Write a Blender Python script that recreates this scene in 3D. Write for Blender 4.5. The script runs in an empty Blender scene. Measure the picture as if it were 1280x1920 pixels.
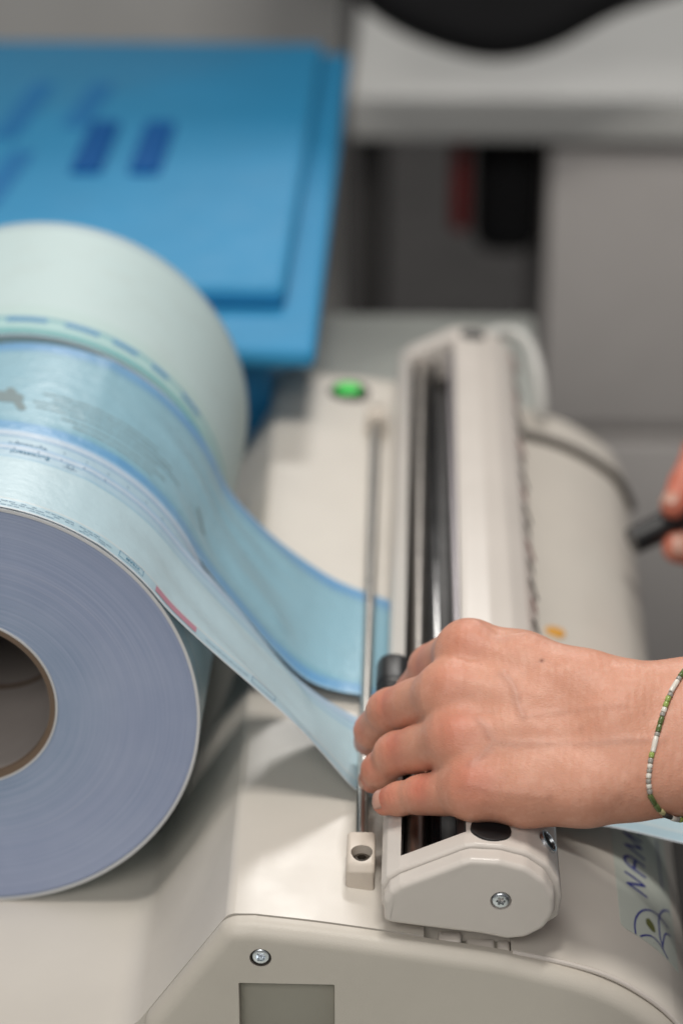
import bpy, bmesh, math, random
import numpy as np
from mathutils import Vector, Matrix

random.seed(4)
rng = np.random.default_rng(7)
SC = bpy.context.scene
COL = SC.collection
M = 0.001                      # everything below is written in millimetres

# ---------------------------------------------------------------- camera
PITCH, YAW = math.radians(25.5), math.radians(1.9)
F = Vector((-math.sin(YAW) * math.cos(PITCH), math.cos(YAW) * math.cos(PITCH), -math.sin(PITCH)))
RT = Vector((math.cos(YAW), math.sin(YAW), 0))
UP = RT.cross(F)
cam_d = bpy.data.cameras.new("camera")
cam = bpy.data.objects.new("camera", cam_d)
COL.objects.link(cam)
cam.matrix_world = Matrix.Translation((-0.0354, -0.7671, 0.5274)) @ Matrix((RT, UP, -F)).transposed().to_4x4()
cam_d.sensor_fit = 'HORIZONTAL'
cam_d.sensor_width = 24.0
cam_d.lens = 84.4
cam_d.clip_start = 0.02
cam_d.clip_end = 60
cam_d.dof.use_dof = True
cam_d.dof.focus_distance = 0.932
cam_d.dof.aperture_fstop = 4.4
cam_d.dof.aperture_blades = 9
SC.camera = cam

# ---------------------------------------------------------------- light
world = bpy.data.worlds.new("World")
SC.world = world
world.use_nodes = True
world.node_tree.nodes['Background'].inputs[0].default_value = (0.95, 0.96, 1.0, 1)
world.node_tree.nodes['Background'].inputs[1].default_value = 0.135


def area(name, loc, target, sx, sy, power, col):
    d = bpy.data.lights.new(name, 'AREA')
    d.shape = 'RECTANGLE'
    d.size, d.size_y = sx, sy
    d.energy = power
    d.color = col
    o = bpy.data.objects.new(name, d)
    COL.objects.link(o)
    o.location = loc
    o.rotation_euler = (Vector(target) - Vector(loc)).to_track_quat('-Z', 'Y').to_euler()
    return o


area("ceiling_lamp", (0.06, 0.03, 1.80), (-0.05, 0.15, 0), 0.60, 0.13, 18, (1.0, 0.96, 0.90))
area("ceiling_lamp", (-0.75, 0.25, 1.80), (0, 0.2, 0), 0.5, 0.9, 3.5, (1.0, 0.965, 0.92))
area("ceiling_lamp", (-0.40, -1.7, 1.55), (-0.05, 0.2, 0), 1.3, 0.8, 21.5, (1.0, 0.965, 0.92))
area("ceiling_lamp", (0.10, 3.3, 2.65), (0.0, 1.1, -0.1), 0.7, 0.4, 46, (1.0, 0.97, 0.93))

SC.view_settings.view_transform = 'Standard'
SC.view_settings.look = 'None'
SC.view_settings.exposure = 0
SC.view_settings.gamma = 1

# ---------------------------------------------------------------- materials


def srgb(r, g, b):
    def f(c):
        c /= 255.0
        return c / 12.92 if c <= 0.04045 else ((c + 0.055) / 1.055) ** 2.4
    return (f(r), f(g), f(b), 1)


def lin(r, g, b):
    return (r, g, b, 1)


class NT:
    def __init__(self, name):
        self.m = bpy.data.materials.new(name)
        self.m.use_nodes = True
        self.t = self.m.node_tree
        self.b = self.t.nodes['Principled BSDF']

    def n(self, kind, **kw):
        nd = self.t.nodes.new(kind)
        for k, v in kw.items():
            setattr(nd, k, v)
        return nd

    def l(self, a, b):
        self.t.links.new(a, b)

    def set(self, **kw):
        for k, v in kw.items():
            self.b.inputs[k.replace('_', ' ')].default_value = v
        return self

    def math(self, op, a, b=None, c=None, clamp=False):
        nd = self.n('ShaderNodeMath', operation=op, use_clamp=clamp)
        for i, v in enumerate((a, b, c)):
            if v is None:
                continue
            if isinstance(v, (int, float)):
                nd.inputs[i].default_value = v
            else:
                self.l(v, nd.inputs[i])
        return nd.outputs[0]

    def mix(self, fac, a, b):
        nd = self.n('ShaderNodeMix', data_type='RGBA')
        for sock, v in ((nd.inputs[0], fac), (nd.inputs[6], a), (nd.inputs[7], b)):
            if isinstance(v, (int, float, tuple)):
                sock.default_value = v
            else:
                self.l(v, sock)
        return nd.outputs[2]

    def noise(self, scale, detail=3, rough=0.55, vec=None):
        nd = self.n('ShaderNodeTexNoise')
        nd.inputs['Scale'].default_value = scale
        nd.inputs['Detail'].default_value = detail
        nd.inputs['Roughness'].default_value = rough
        if vec is None:
            tc = self.n('ShaderNodeTexCoord')
            vec = tc.outputs['Object']
        self.l(vec, nd.inputs['Vector'])
        return nd.outputs['Fac']

    def bump(self, h, strength, dist=0.001):
        nd = self.n('ShaderNodeBump')
        nd.inputs['Strength'].default_value = strength
        nd.inputs['Distance'].default_value = dist
        self.l(h, nd.inputs['Height'])
        self.l(nd.outputs[0], self.b.inputs['Normal'])


def plastic(name, col, rough=0.38, var=0.05, grain=0.06, gscale=2200, specks=0.0, spec=0.5, coat=0.0):
    a = NT(name)
    a.set(Roughness=rough, Specular_IOR_Level=spec, Coat_Weight=coat, Coat_Roughness=0.12)
    big = a.noise(14, 4)
    fac = a.math('MULTIPLY', a.math('SUBTRACT', big, 0.35, clamp=True), 1.6, clamp=True)
    dark = tuple(c * (1 - 2.2 * var) for c in col[:3]) + (1,)
    c = a.mix(fac, dark, col)
    if specks:
        v = a.n('ShaderNodeTexVoronoi')
        v.inputs['Scale'].default_value = 120
        tc = a.n('ShaderNodeTexCoord')
        a.l(tc.outputs['Object'], v.inputs['Vector'])
        sepn = a.n('ShaderNodeSeparateColor')
        a.l(v.outputs['Color'], sepn.inputs[0])
        small = a.math('LESS_THAN', v.outputs['Distance'], a.math('MULTIPLY', sepn.outputs[1], 0.055))
        rare = a.math('GREATER_THAN', sepn.outputs[0], 0.86)
        sp = a.math('MULTIPLY', a.math('MULTIPLY', small, rare), specks)
        c = a.mix(sp, c, lin(0.09, 0.065, 0.045))
    a.l(c, a.b.inputs['Base Color'])
    rn = a.noise(60, 3)
    a.l(a.math('ADD', a.math('MULTIPLY', rn, 0.16), rough - 0.08), a.b.inputs['Roughness'])
    if grain:
        a.bump(a.noise(gscale, 2), grain, 0.0004)
    return a.m


MAT = {}
MAT['shell'] = plastic('cream_plastic', lin(.66, .615, .55), .34, .05, .10, 2000, .9)
MAT['lever'] = plastic('warm_white_plastic', lin(.70, .645, .59), .33, .05, .08, 2000, .5)
MAT['panel'] = plastic('textured_cream_plastic', lin(.605, .56, .49), .46, .05, .22, 1700, .9)
MAT['bone'] = plastic('bone_plastic', lin(.72, .64, .55), .4, .08, .06, 2000, .5)
MAT['seam_shade_print'] = plastic('seam_shade_print_brown', lin(.07, .06, .05), .7, .05, 0)  # dark brown for shade in seam gaps, also the washer ring and ticks
MAT['black'] = plastic('black_plastic', lin(.012, .012, .013), .42, .1, .05)
MAT['gloss_black'] = plastic('gloss_black_plastic', lin(.006, .006, .007), .16, .1, 0)
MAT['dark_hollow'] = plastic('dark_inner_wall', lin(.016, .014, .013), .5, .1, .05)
MAT['pocket'] = plastic('grey_green_plastic', lin(.33, .315, .265), .45, .06, .1)
MAT['blue_lid'] = plastic('blue_plastic', lin(.038, .30, .57), .56, .05, .03, 900, spec=.25)
MAT['blue_rim'] = plastic('mid_blue_plastic', lin(.018, .20, .43), .5, .05, .03, 900, spec=.25)
MAT['blue_dark'] = plastic('deep_blue_plastic', lin(.003, .105, .36), .6, .05, .03, 900, spec=.15)
MAT['blue_print'] = plastic('faded_blue_print', lin(.016, .20, .49), .56, .05, 0, spec=.25)
MAT['table'] = plastic('pale_laminate', lin(.54, .56, .52), .32, .05, .05, 900)
MAT['desk'] = plastic('pale_grey_laminate', lin(.75, .75, .72), .5, .05, .05, 900)
MAT['drawer'] = plastic('grey_beige_laminate', lin(.68, .645, .62), .5, .05, .05, 900)
MAT['wall'] = plastic('grey_paint', lin(.56, .555, .54), .7, .06, .1, 500)
MAT['floor'] = plastic('charcoal_carpet', lin(.10, .095, .092), .9, .2, .4, 300)
MAT['white_tube'] = plastic('white_tubing', lin(.60, .60, .57), .35, .03, 0)
MAT['red'] = plastic('dark_red_fabric', lin(.36, .014, .014), .7, .1, .1)
MAT['black_cloth'] = plastic('black_fabric', lin(.010, .010, .012), .8, .15, .3, 700)
MAT['sleeve'] = plastic('teal_fabric', lin(.05, .12, .14), .85, .15, .4, 900)
MAT['card'] = plastic('grey_lined_cardboard', lin(.46, .415, .39), .8, .12, .2, 900)
MAT['card_edge'] = plastic('dark_cardboard_edge', lin(.21, .145, .10), .85, .12, .2, 900)
MAT['paper_edge'] = plastic('white_paper_edge', lin(.70, .71, .72), .7, .04, .05)
MAT['ink_blue'] = plastic('navy_ink', lin(.022, .03, .27), .45, .05, 0)
MAT['ink_olive'] = plastic('olive_ink', lin(.13, .14, .03), .5, .05, 0)
MAT['ink_teal'] = plastic('teal_ink', lin(.05, .205, .345), .6, .05, 0)
MAT['ink_steel'] = plastic('steel_blue_ink', lin(.12, .235, .36), .6, .05, 0)
MAT['ink_cyan'] = plastic('bright_blue_ink', lin(.12, .31, .54), .6, .05, 0)
MAT['ink_grey'] = plastic('faded_grey_ink', lin(.25, .335, .355), .6, .1, 0)
MAT['ink_pink'] = plastic('dull_pink_ink', lin(.50, .245, .315), .7, .06, .1)
MAT['ink_red'] = plastic('dark_red_brown_ink', lin(.22, .085, .075), .6, .05, 0)
MAT['yellow'] = plastic('amber_sticker', lin(.72, .33, .015), .5, .05, 0)
MAT['decal'] = plastic('pale_sticker', lin(.56, .60, .54), .3, .03, 0)


def metal(name, col, rough, aniso_scale=None):
    a = NT(name)
    a.set(Base_Color=col, Metallic=1.0, Roughness=rough)
    a.l(a.math('ADD', a.math('MULTIPLY', a.noise(180, 4), 0.22), rough - 0.1), a.b.inputs['Roughness'])
    a.bump(a.noise(900, 3), 0.08, 0.0003)
    return a.m


MAT['steel'] = metal('brushed_steel', lin(.50, .48, .45), .30)
MAT['zinc'] = metal('zinc_plated_steel', lin(.72, .76, .80), .26)
MAT['dark_steel'] = metal('dull_grey_metal', lin(.27, .25, .26), .42)
MAT['chrome'] = metal('polished_roller', lin(.36, .335, .31), .30)
MAT['rust'] = metal('tarnished_screw', lin(.07, .055, .04), .55)

a = NT('green_lamp')
a.set(Base_Color=lin(.0, .16, .02), Roughness=.35, Emission_Color=lin(.0, .50, .03), Emission_Strength=0.95)
MAT['green'] = a.m
MAT['tarnish'] = plastic('tarnished_screw_head', lin(.075, .058, .042), .45, .2, .3, 900)


def paper_face():
    """wound paper edge: hundreds of fine rings round the roll axis (object Y)"""
    a = NT('wound_paper_edge')
    a.set(Roughness=.75, Specular_IOR_Level=.25)
    tc = a.n('ShaderNodeTexCoord')
    sx = a.n('ShaderNodeSeparateXYZ')
    a.l(tc.outputs['Object'], sx.inputs[0])
    r = a.math('SQRT', a.math('ADD', a.math('POWER', sx.outputs[0], 2.0), a.math('POWER', sx.outputs[2], 2.0)))
    ang = a.math('ARCTAN2', sx.outputs[2], sx.outputs[0])

    def ring(fr, fa, det):
        cv = a.n('ShaderNodeCombineXYZ')
        a.l(a.math('MULTIPLY', r, fr), cv.inputs[0])
        a.l(a.math('MULTIPLY', ang, fa), cv.inputs[1])
        return a.noise(1.0, det, .6, cv.outputs[0])
    fine = ring(1900, .5, 2)
    mid = ring(900, 0.3, 2)
    wide = ring(30, .35, 2)
    blot = a.noise(30, 3)
    line = a.math('GREATER_THAN', mid, .665)
    base = a.mix(wide, lin(.29, .36, .53), lin(.355, .41, .575))
    # deeper blue near the cardboard core, where the film edges show
    near = a.math('SUBTRACT', 1.0, a.math('MULTIPLY', a.math('SUBTRACT', r, .040), 38.0), clamp=True)
    base = a.mix(a.math('MULTIPLY', near, .55), base, lin(.235, .335, .47))
    fade = a.math('MULTIPLY', a.math('SUBTRACT', blot, .42, clamp=True), 1.5, clamp=True)
    base = a.mix(fade, base, lin(.40, .465, .62))
    c = a.mix(a.math('MULTIPLY', a.math('SUBTRACT', fine, .40, clamp=True), 1.0, clamp=True), base, lin(.56, .61, .76))
    c = a.mix(a.math('MULTIPLY', line, .20), c, lin(.60, .62, .70))
    a.l(c, a.b.inputs['Base Color'])
    a.bump(a.math('ADD', fine, mid), .35, .0004)
    return a.m


MAT['wound'] = paper_face()


def band_mat(name, bands, base, rough=.42, film=.0, streak=.3, crinkle=.25):
    """strip of pouch material: colour bands across its width (UV v, 0 = near edge)"""
    a = NT(name)
    a.set(Roughness=rough, Specular_IOR_Level=.45, Coat_Weight=film, Coat_Roughness=.2)
    uv = a.n('ShaderNodeUVMap', uv_map='UVMap')
    sp = a.n('ShaderNodeSeparateXYZ')
    a.l(uv.outputs[0], sp.inputs[0])
    cr = a.n('ShaderNodeValToRGB')
    cr.color_ramp.interpolation = 'LINEAR'
    els = cr.color_ramp.elements
    pts = []
    for (v0, v1, c) in bands:
        pts += [(v0, c), (v1, c)]
    els[0].position, els[0].color = pts[0]
    els[1].position, els[1].color = pts[-1]
    for p, c in pts[1:-1]:
        e = els.new(p)
        e.color = c
    wob = a.math('MULTIPLY', a.math('SUBTRACT', a.noise(26, 2), .5), .012)
    a.l(a.math('ADD', sp.outputs[1], wob), cr.inputs[0])
    mp = a.n('ShaderNodeMapping')
    mp.inputs['Scale'].default_value = (2.4, 24.0, 1)
    a.l(uv.outputs[0], mp.inputs[0])
    st = a.noise(1.0, 4, .6, mp.outputs[0])
    tone = a.mix(a.math('MULTIPLY', a.math('SUBTRACT', st, .42, clamp=True), 2.0 * streak, clamp=True), cr.outputs[0], base)
    cl = a.noise(55, 4)
    tone = a.mix(a.math('MULTIPLY', a.math('SUBTRACT', cl, .5, clamp=True), .9, clamp=True), tone, tuple(c * .8 for c in base[:3]) + (1,))
    a.l(tone, a.b.inputs['Base Color'])
    a.bump(a.math('ADD', a.noise(160, 4), a.math('MULTIPLY', st, .35)), crinkle, .0012)
    return a.m


W1 = lin(.47, .625, .69)
MAT['tape_pale'] = band_mat('pale_pouch_strip', [
    (0, .012, lin(.62, .66, .70)), (.02, .125, lin(.40, .56, .64)), (.135, .145, lin(.56, .63, .65)),
    (.16, .77, W1), (.785, .80, lin(.30, .49, .62)), (.81, .895, lin(.40, .56, .67)), (.90, .91, lin(.16, .33, .52)),
    (.92, .975, lin(.47, .58, .70)), (.98, 1, lin(.26, .46, .68))], lin(.50, .635, .69), .40, .2, .35, .3)
W2 = lin(.28, .485, .585)
MAT['tape_blue'] = band_mat('blue_pouch_strip', [
    (0, .012, lin(.30, .52, .72)), (.02, .085, lin(.135, .345, .60)), (.10, .13, lin(.22, .43, .54)), (.15, .86, W2),
    (.88, .90, lin(.22, .41, .54)), (.915, .985, lin(.15, .35, .61)), (.99, 1, lin(.28, .5, .7))],
    lin(.33, .52, .60), .36, .25, .6, .5)
MAT['tape_white'] = band_mat('white_pouch_strip', [
    (0, .03, lin(.12, .36, .38)), (.05, .10, lin(.38, .58, .58)), (.115, .125, lin(.18, .40, .45)),
    (.14, .2, lin(.47, .61, .60)), (.24, .93, lin(.50, .625, .63)), (.96, 1, lin(.36, .47, .52))],
    lin(.53, .61, .59), .62, .0, .3, .15)


MAT['pale_face'] = plastic('pale_paper_edge', lin(.36, .52, .52), .7, .06, .1)


def skin_mat():
    a = NT('skin')
    a.set(Roughness=.47, Specular_IOR_Level=.42, Subsurface_Weight=.18, Subsurface_Scale=.004)
    a.b.inputs['Subsurface Radius'].default_value = (1.0, .35, .18)
    att = a.n('ShaderNodeAttribute', attribute_name='tint')
    sp = a.n('ShaderNodeSeparateColor')
    a.l(att.outputs['Color'], sp.inputs[0])
    mott = a.noise(150, 6, .72)
    soft = a.noise(28, 3)
    base = a.mix(soft, lin(.565, .25, .160), lin(.67, .342, .235))
    base = a.mix(a.math('MULTIPLY', a.math('SUBTRACT', mott, .47, clamp=True), 3.4, clamp=True), base, lin(.69, .37, .265))
    base = a.mix(a.math('MULTIPLY', sp.outputs[0], a.math('ADD', a.math('MULTIPLY', mott, .7), .42)), base, lin(.56, .135, .085))
    base = a.mix(a.math('MULTIPLY', sp.outputs[1], .24), base, lin(.36, .24, .21))
    base = a.mix(sp.outputs[2], base, lin(.20, .06, .03))
    fr = a.n('ShaderNodeTexVoronoi')
    fr.inputs['Scale'].default_value = 260
    tc = a.n('ShaderNodeTexCoord')
    a.l(tc.outputs['Object'], fr.inputs['Vector'])
    sc = a.n('ShaderNodeSeparateColor')
    a.l(fr.outputs['Color'], sc.inputs[0])
    spot = a.math('MULTIPLY', a.math('LESS_THAN', fr.outputs['Distance'], .16), a.math('GREATER_THAN', sc.outputs[0], .93))
    base = a.mix(a.math('MULTIPLY', spot, .22), base, lin(.40, .17, .09))
    a.l(base, a.b.inputs['Base Color'])
    v = a.n('ShaderNodeTexVoronoi')
    v.feature = 'DISTANCE_TO_EDGE'
    v.inputs['Scale'].default_value = 900
    tc = a.n('ShaderNodeTexCoord')
    mp = a.n('ShaderNodeMapping')
    mp.inputs['Scale'].default_value = (.55, 1, 1)
    a.l(tc.outputs['Object'], mp.inputs[0])
    a.l(mp.outputs[0], v.inputs['Vector'])
    h = a.math('ADD', a.math('MULTIPLY', v.outputs['Distance'], .9), a.math('MULTIPLY', a.noise(420, 4), .8))
    a.bump(h, .3, .0005)
    return a.m


MAT['skin'] = skin_mat()
MAT['nail'] = plastic('fingernail', lin(.60, .33, .25), .3, .05, .03, coat=.3)
BEADS = {'g': plastic('olive_green_glass', lin(.13, .18, .06), .2, .1, 0), 'l': plastic('lime_glass', lin(.36, .47, .12), .2, .1, 0),
         'w': plastic('white_glass', lin(.80, .76, .68), .22, .05, 0), 's': plastic('silver_grey_glass', lin(.40, .38, .34), .22, .1, 0),
         'c': plastic('dark_clasp', lin(.06, .055, .05), .3, .1, 0), 'y': plastic('pale_cord', lin(.55, .50, .25), .6, .1, 0)}

# ---------------------------------------------------------------- mesh helpers
WPOS = {}


def thing(name, label, cat, base=(0, 0, 0), group=None):
    o = bpy.data.objects.new(name, None)
    COL.objects.link(o)
    o.empty_display_size = .02
    o.location = Vector(base) * M
    WPOS[o] = np.array(base, float)
    o['label'], o['category'] = label, cat
    if group:
        o['group'] = group
    return o


def mk(name, V, Fc, mat, parent=None, base=None, smooth=True, angle=35, uv=None, label=None):
    """one mesh object; V in world millimetres"""
    V = np.asarray(V, float)
    org = WPOS[parent] if parent is not None else np.array(base if base is not None else (0, 0, 0), float)
    me = bpy.data.meshes.new(name)
    me.from_pydata(((V - org) * M).tolist(), [], [tuple(int(i) for i in f) for f in Fc])
    me.materials.append(mat)
    if uv is not None:
        ul = me.uv_layers.new(name='UVMap')
        li = np.zeros(len(me.loops), int)
        me.loops.foreach_get('vertex_index', li)
        ul.data.foreach_set('uv', np.asarray(uv, np.float32)[li].ravel())
    bm = bmesh.new()
    bm.from_mesh(me)
    bmesh.ops.recalc_face_normals(bm, faces=bm.faces)
    bm.to_mesh(me)
    bm.free()
    if smooth:
        me.polygons.foreach_set('use_smooth', [True] * len(me.polygons))
        if angle:
            me.set_sharp_from_angle(angle=math.radians(angle))
    me.update()
    o = bpy.data.objects.new(name, me)
    COL.objects.link(o)
    if parent is not None:
        o.parent = parent
    else:
        o.location = Vector(org) * M
    WPOS[o] = org
    if label:
        o['label'] = label
    return o


def tagged(o, label, cat=None, kind=None, group=None):
    o['label'] = label
    if cat:
        o['category'] = cat
    if kind:
        o['kind'] = kind
    if group:
        o['group'] = group
    return o


def area2(P):
    x, y = P[:, 0], P[:, 1]
    return .5 * np.sum(x * np.roll(y, -1) - np.roll(x, -1) * y)


def inset(P, d):
    P = np.asarray(P, float)
    if area2(P) < 0:
        P = P[::-1]
    e = np.roll(P, -1, 0) - P
    e /= np.linalg.norm(e, axis=1)[:, None] + 1e-12
    n = np.c_[-e[:, 1], e[:, 0]]
    n0 = np.roll(n, 1, 0)
    b = n + n0
    b /= np.linalg.norm(b, axis=1)[:, None] + 1e-9
    k = np.clip(1 / np.maximum(np.sum(b * n, 1), .45), 1, 2)
    return P + b * (d * k)[:, None]


def resample(P, step, closed=True):
    P = np.asarray(P, float)
    Q = np.vstack([P, P[:1]]) if closed else P
    out = []
    for i in range(len(Q) - 1):
        L = np.linalg.norm(Q[i + 1] - Q[i])
        n = max(1, int(round(L / step)))
        for t in range(n):
            out.append(Q[i] + (Q[i + 1] - Q[i]) * t / n)
    if not closed:
        out.append(Q[-1])
    return np.array(out)


def rounded(P, radii, n=6):
    """round the corners of a polygon; radii one number or one per corner"""
    P = np.asarray(P, float)
    if np.isscalar(radii):
        radii = [radii] * len(P)
    out = []
    for i in range(len(P)):
        a, b, c = P[i - 1], P[i], P[(i + 1) % len(P)]
        u, v = a - b, c - b
        lu, lv = np.linalg.norm(u), np.linalg.norm(v)
        u, v = u / lu, v / lv
        ang = math.acos(max(-1, min(1, u @ v)))
        r = radii[i]
        if r <= 0 or ang > 3.1:
            out.append(b)
            continue
        d = min(r / math.tan(ang / 2), lu * .48, lv * .48)
        r = d * math.tan(ang / 2)
        cen = b + (u + v) / np.linalg.norm(u + v) * (r / math.sin(ang / 2))
        p0, p1 = b + u * d, b + v * d
        a0 = math.atan2(*(p0 - cen)[::-1])
        a1 = math.atan2(*(p1 - cen)[::-1])
        da = (a1 - a0 + math.pi) % (2 * math.pi) - math.pi
        for k in range(n + 1):
            t = a0 + da * k / n
            out.append(cen + r * np.array([math.cos(t), math.sin(t)]))
    return np.array(out)


def rings_mesh(rings, cap0=True, cap1=True):
    n = len(rings[0])
    V = np.vstack(rings)
    Fc = []
    for k in range(len(rings) - 1):
        for i in range(n):
            j = (i + 1) % n
            Fc.append((k * n + i, k * n + j, (k + 1) * n + j, (k + 1) * n + i))
    if cap0:
        Fc.append(tuple(range(n))[::-1])
    if cap1:
        Fc.append(tuple((len(rings) - 1) * n + i for i in range(n)))
    return V, Fc


def prism_y(P, y0, y1, r0=0, r1=0, n=5, warp=None):
    """polygon (X, Z) extruded along Y, front and back edges rounded by r0, r1"""
    P = np.asarray(P, float)
    if area2(P) < 0:
        P = P[::-1]
    rr = []

    def ring(q, y):
        a = np.c_[q[:, 0], np.full(len(q), y), q[:, 1]]
        if warp:
            a = np.array([warp(p) for p in a])
        rr.append(a)
    if r0:
        for k in range(n + 1):
            t = math.pi / 2 * k / n
            ring(inset(P, r0 * (1 - math.sin(t))), y0 + r0 * (1 - math.cos(t)))
    else:
        ring(P, y0)
    if r1:
        for k in range(n + 1):
            t = math.pi / 2 * k / n
            ring(inset(P, r1 * (1 - math.cos(t))), y1 - r1 * (1 - math.sin(t)))
    else:
        ring(P, y1)
    return rings_mesh(rr)


def rbox(x0, x1, y0, y1, z0, z1, r=1.0, n=3):
    """box with all edges rounded"""
    P = rounded([(x0, y0), (x1, y0), (x1, y1), (x0, y1)], r, n)
    rr = []
    for k in range(n + 1):
        t = math.pi / 2 * k / n
        q = inset(P, r * (1 - math.sin(t)))
        rr.append(np.c_[q, np.full(len(q), z0 + r * (1 - math.cos(t)))])
    for k in range(n + 1):
        t = math.pi / 2 * k / n
        q = inset(P, r * (1 - math.cos(t)))
        rr.append(np.c_[q, np.full(len(q), z1 - r * (1 - math.sin(t)))])
    return rings_mesh(rr)


def tube(path, rad, n=14, closed=False):
    P = np.asarray(path, float)
    T = np.gradient(P, axis=0)
    T /= np.linalg.norm(T, axis=1)[:, None]
    ref = np.array([0, 0, 1.0]) if abs(T[0][2]) < .9 else np.array([1.0, 0, 0])
    u = np.cross(T[0], ref)
    u /= np.linalg.norm(u)
    rings = []
    for i, p in enumerate(P):
        u = u - T[i] * (u @ T[i])
        u /= np.linalg.norm(u)
        w = np.cross(T[i], u)
        r = rad if np.isscalar(rad) else rad[i]
        rings.append(np.array([p + r * (math.cos(2 * math.pi * k / n) * u + math.sin(2 * math.pi * k / n) * w) for k in range(n)]))
    return rings_mesh(rings)


def lathe(prof, cen, axis='y', n=48, closed=True):
    """profile [(radius, along axis)...] turned about an axis through cen"""
    V, Fc = [], []
    m = len(prof)
    for i in range(n):
        t = 2 * math.pi * i / n
        for r, h in prof:
            c, s = r * math.cos(t), r * math.sin(t)
            V.append((cen[0] + c, cen[1] + h, cen[2] + s) if axis == 'y' else (cen[0] + c, cen[1] + s, cen[2] + h))
    for i in range(n):
        j = (i + 1) % n
        for k in range(m if closed else m - 1):
            l = (k + 1) % m
            Fc.append((i * m + k, j * m + k, j * m + l, i * m + l))
    return np.array(V), Fc


def disc_solid(cen, nrm, rad, h, n=40, bev=.4, dish=0):
    """short round plug along nrm, standing on cen"""
    nrm = np.array(nrm, float)
    nrm /= np.linalg.norm(nrm)
    u = np.cross(nrm, [0, 1, .01]) if abs(nrm[1]) < .9 else np.cross(nrm, [1, 0, 0])
    u /= np.linalg.norm(u)
    w = np.cross(nrm, u)
    rings = []
    for r, hh in ((rad, -2), (rad, h - bev), (rad - bev * .3, h - bev * .3), (rad - bev, h), (rad * .6, h - dish)):
        rings.append(np.array([np.array(cen) + nrm * hh + r * (math.cos(2 * math.pi * k / n) * u + math.sin(2 * math.pi * k / n) * w) for k in range(n)]))
    return rings_mesh(rings)


def boolean(o, cutters):
    """cut shapes out of a mesh object, for good"""
    for V, Fc in cutters:
        c = mk('cutter', V, Fc, MAT['shell'], None, WPOS[o] if o.parent is None else None, smooth=False)
        if o.parent is not None:
            c.parent = None
        md = o.modifiers.new('cut', 'BOOLEAN')
        md.operation = 'DIFFERENCE'
        md.solver = 'EXACT'
        md.object = c
        bpy.context.view_layer.update()
        dg = bpy.context.evaluated_depsgraph_get()
        me = bpy.data.meshes.new_from_object(o.evaluated_get(dg))
        o.modifiers.clear()
        old = o.data
        nm = old.name
        o.data = me
        bpy.data.meshes.remove(old)
        me.name = nm
        cm = c.data
        bpy.data.objects.remove(c)
        bpy.data.meshes.remove(cm)
        me.polygons.foreach_set('use_smooth', [True] * len(me.polygons))
        me.set_sharp_from_angle(angle=math.radians(32))
    return o


def catmull(P, n=12):
    P = np.asarray(P, float)
    P = np.vstack([2 * P[0] - P[1], P, 2 * P[-1] - P[-2]])
    o = []
    for i in range(1, len(P) - 2):
        a, b, c, d = P[i - 1:i + 3]
        for t in np.arange(n) / n:
            o.append(.5 * ((2 * b) + (c - a) * t + (2 * a - 5 * b + 4 * c - d) * t * t + (3 * b - a - 3 * c + d) * t ** 3))
    o.append(P[-2])
    return np.array(o)


def text_mesh(s, size, align='LEFT', shear=0):
    cu = bpy.data.curves.new('lettering', 'FONT')
    cu.body = s
    cu.size = size
    cu.shear = shear
    cu.align_x = align
    cu.resolution_u = 3
    cu.offset = .045
    o = bpy.data.objects.new('lettering', cu)
    COL.objects.link(o)
    bpy.context.view_layer.update()
    me = bpy.data.meshes.new_from_object(o.evaluated_get(bpy.context.evaluated_depsgraph_get()))
    V = np.array([v.co[:2] for v in me.vertices])
    Fc = [tuple(p.vertices) for p in me.polygons]
    bpy.data.objects.remove(o)
    bpy.data.curves.remove(cu)
    bpy.data.meshes.remove(me)
    return V, Fc


def stroke2(P, w, n=1):
    """flat stroke of width w along a 2-D polyline, with round ends"""
    P = resample(P, .8, False)
    T = np.gradient(P, axis=0)
    T /= np.linalg.norm(T, axis=1)[:, None] + 1e-9
    N = np.c_[-T[:, 1], T[:, 0]]
    V = np.vstack([P + N * w / 2, P - N * w / 2])
    m = len(P)
    Fc = [(i, i + 1, m + i + 1, m + i) for i in range(m - 1)]
    for end, sgn in ((0, -1), (m - 1, 1)):
        k0 = len(V)
        arc = [P[end] + w / 2 * (math.cos(t) * N[end] + sgn * math.sin(t) * T[end]) for t in np.linspace(0, math.pi, 7)]
        V = np.vstack([V, arc])
        Fc.append(tuple(range(k0, k0 + 7)))
    return V, Fc


# ================================================================ the setting
TZ = -76.4
V, Fc = rbox(-1500, 47, -420, 824, TZ - 28, TZ, 2)
tagged(mk('table', V, Fc, MAT['table'], None, (-400, 200, TZ)), 'pale laminate table top under the sealing machine and the blue case', kind='structure')
g = 6000
tagged(mk('floor', [(-g, -g, -760), (g, -g, -760), (g, g, -760), (-g, g, -760)], [(0, 1, 2, 3)], MAT['floor'], None, (0, 0, -760)),
       'dark charcoal floor below the tables', kind='structure')
V, Fc = rbox(-1700, -112, 1530, 1600, -760, 900, 3)
tagged(mk('partition_wall', V, Fc, MAT['wall'], None, (-800, 1560, -760)), 'plain grey wall behind the blue case', 'wall')

# desk behind
desk = thing('desk', 'pale grey desk with a thick front edge behind the machine', 'desk', (300, 1700, -760))
V, Fc = rbox(-100, 1100, 1396, 1980, -122, -80, 5)
mk('desk_top', V, Fc, MAT['desk'], desk)
V, Fc = rbox(-96, -72, 1440, 1960, -760, -122.5, 2)
mk('side_panel', V, Fc, MAT['floor'], desk)
V, Fc = rbox(-70, 1080, 1930, 1950, -160, -123, 2)
mk('back_panel', V, Fc, MAT['floor'], desk)

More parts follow.
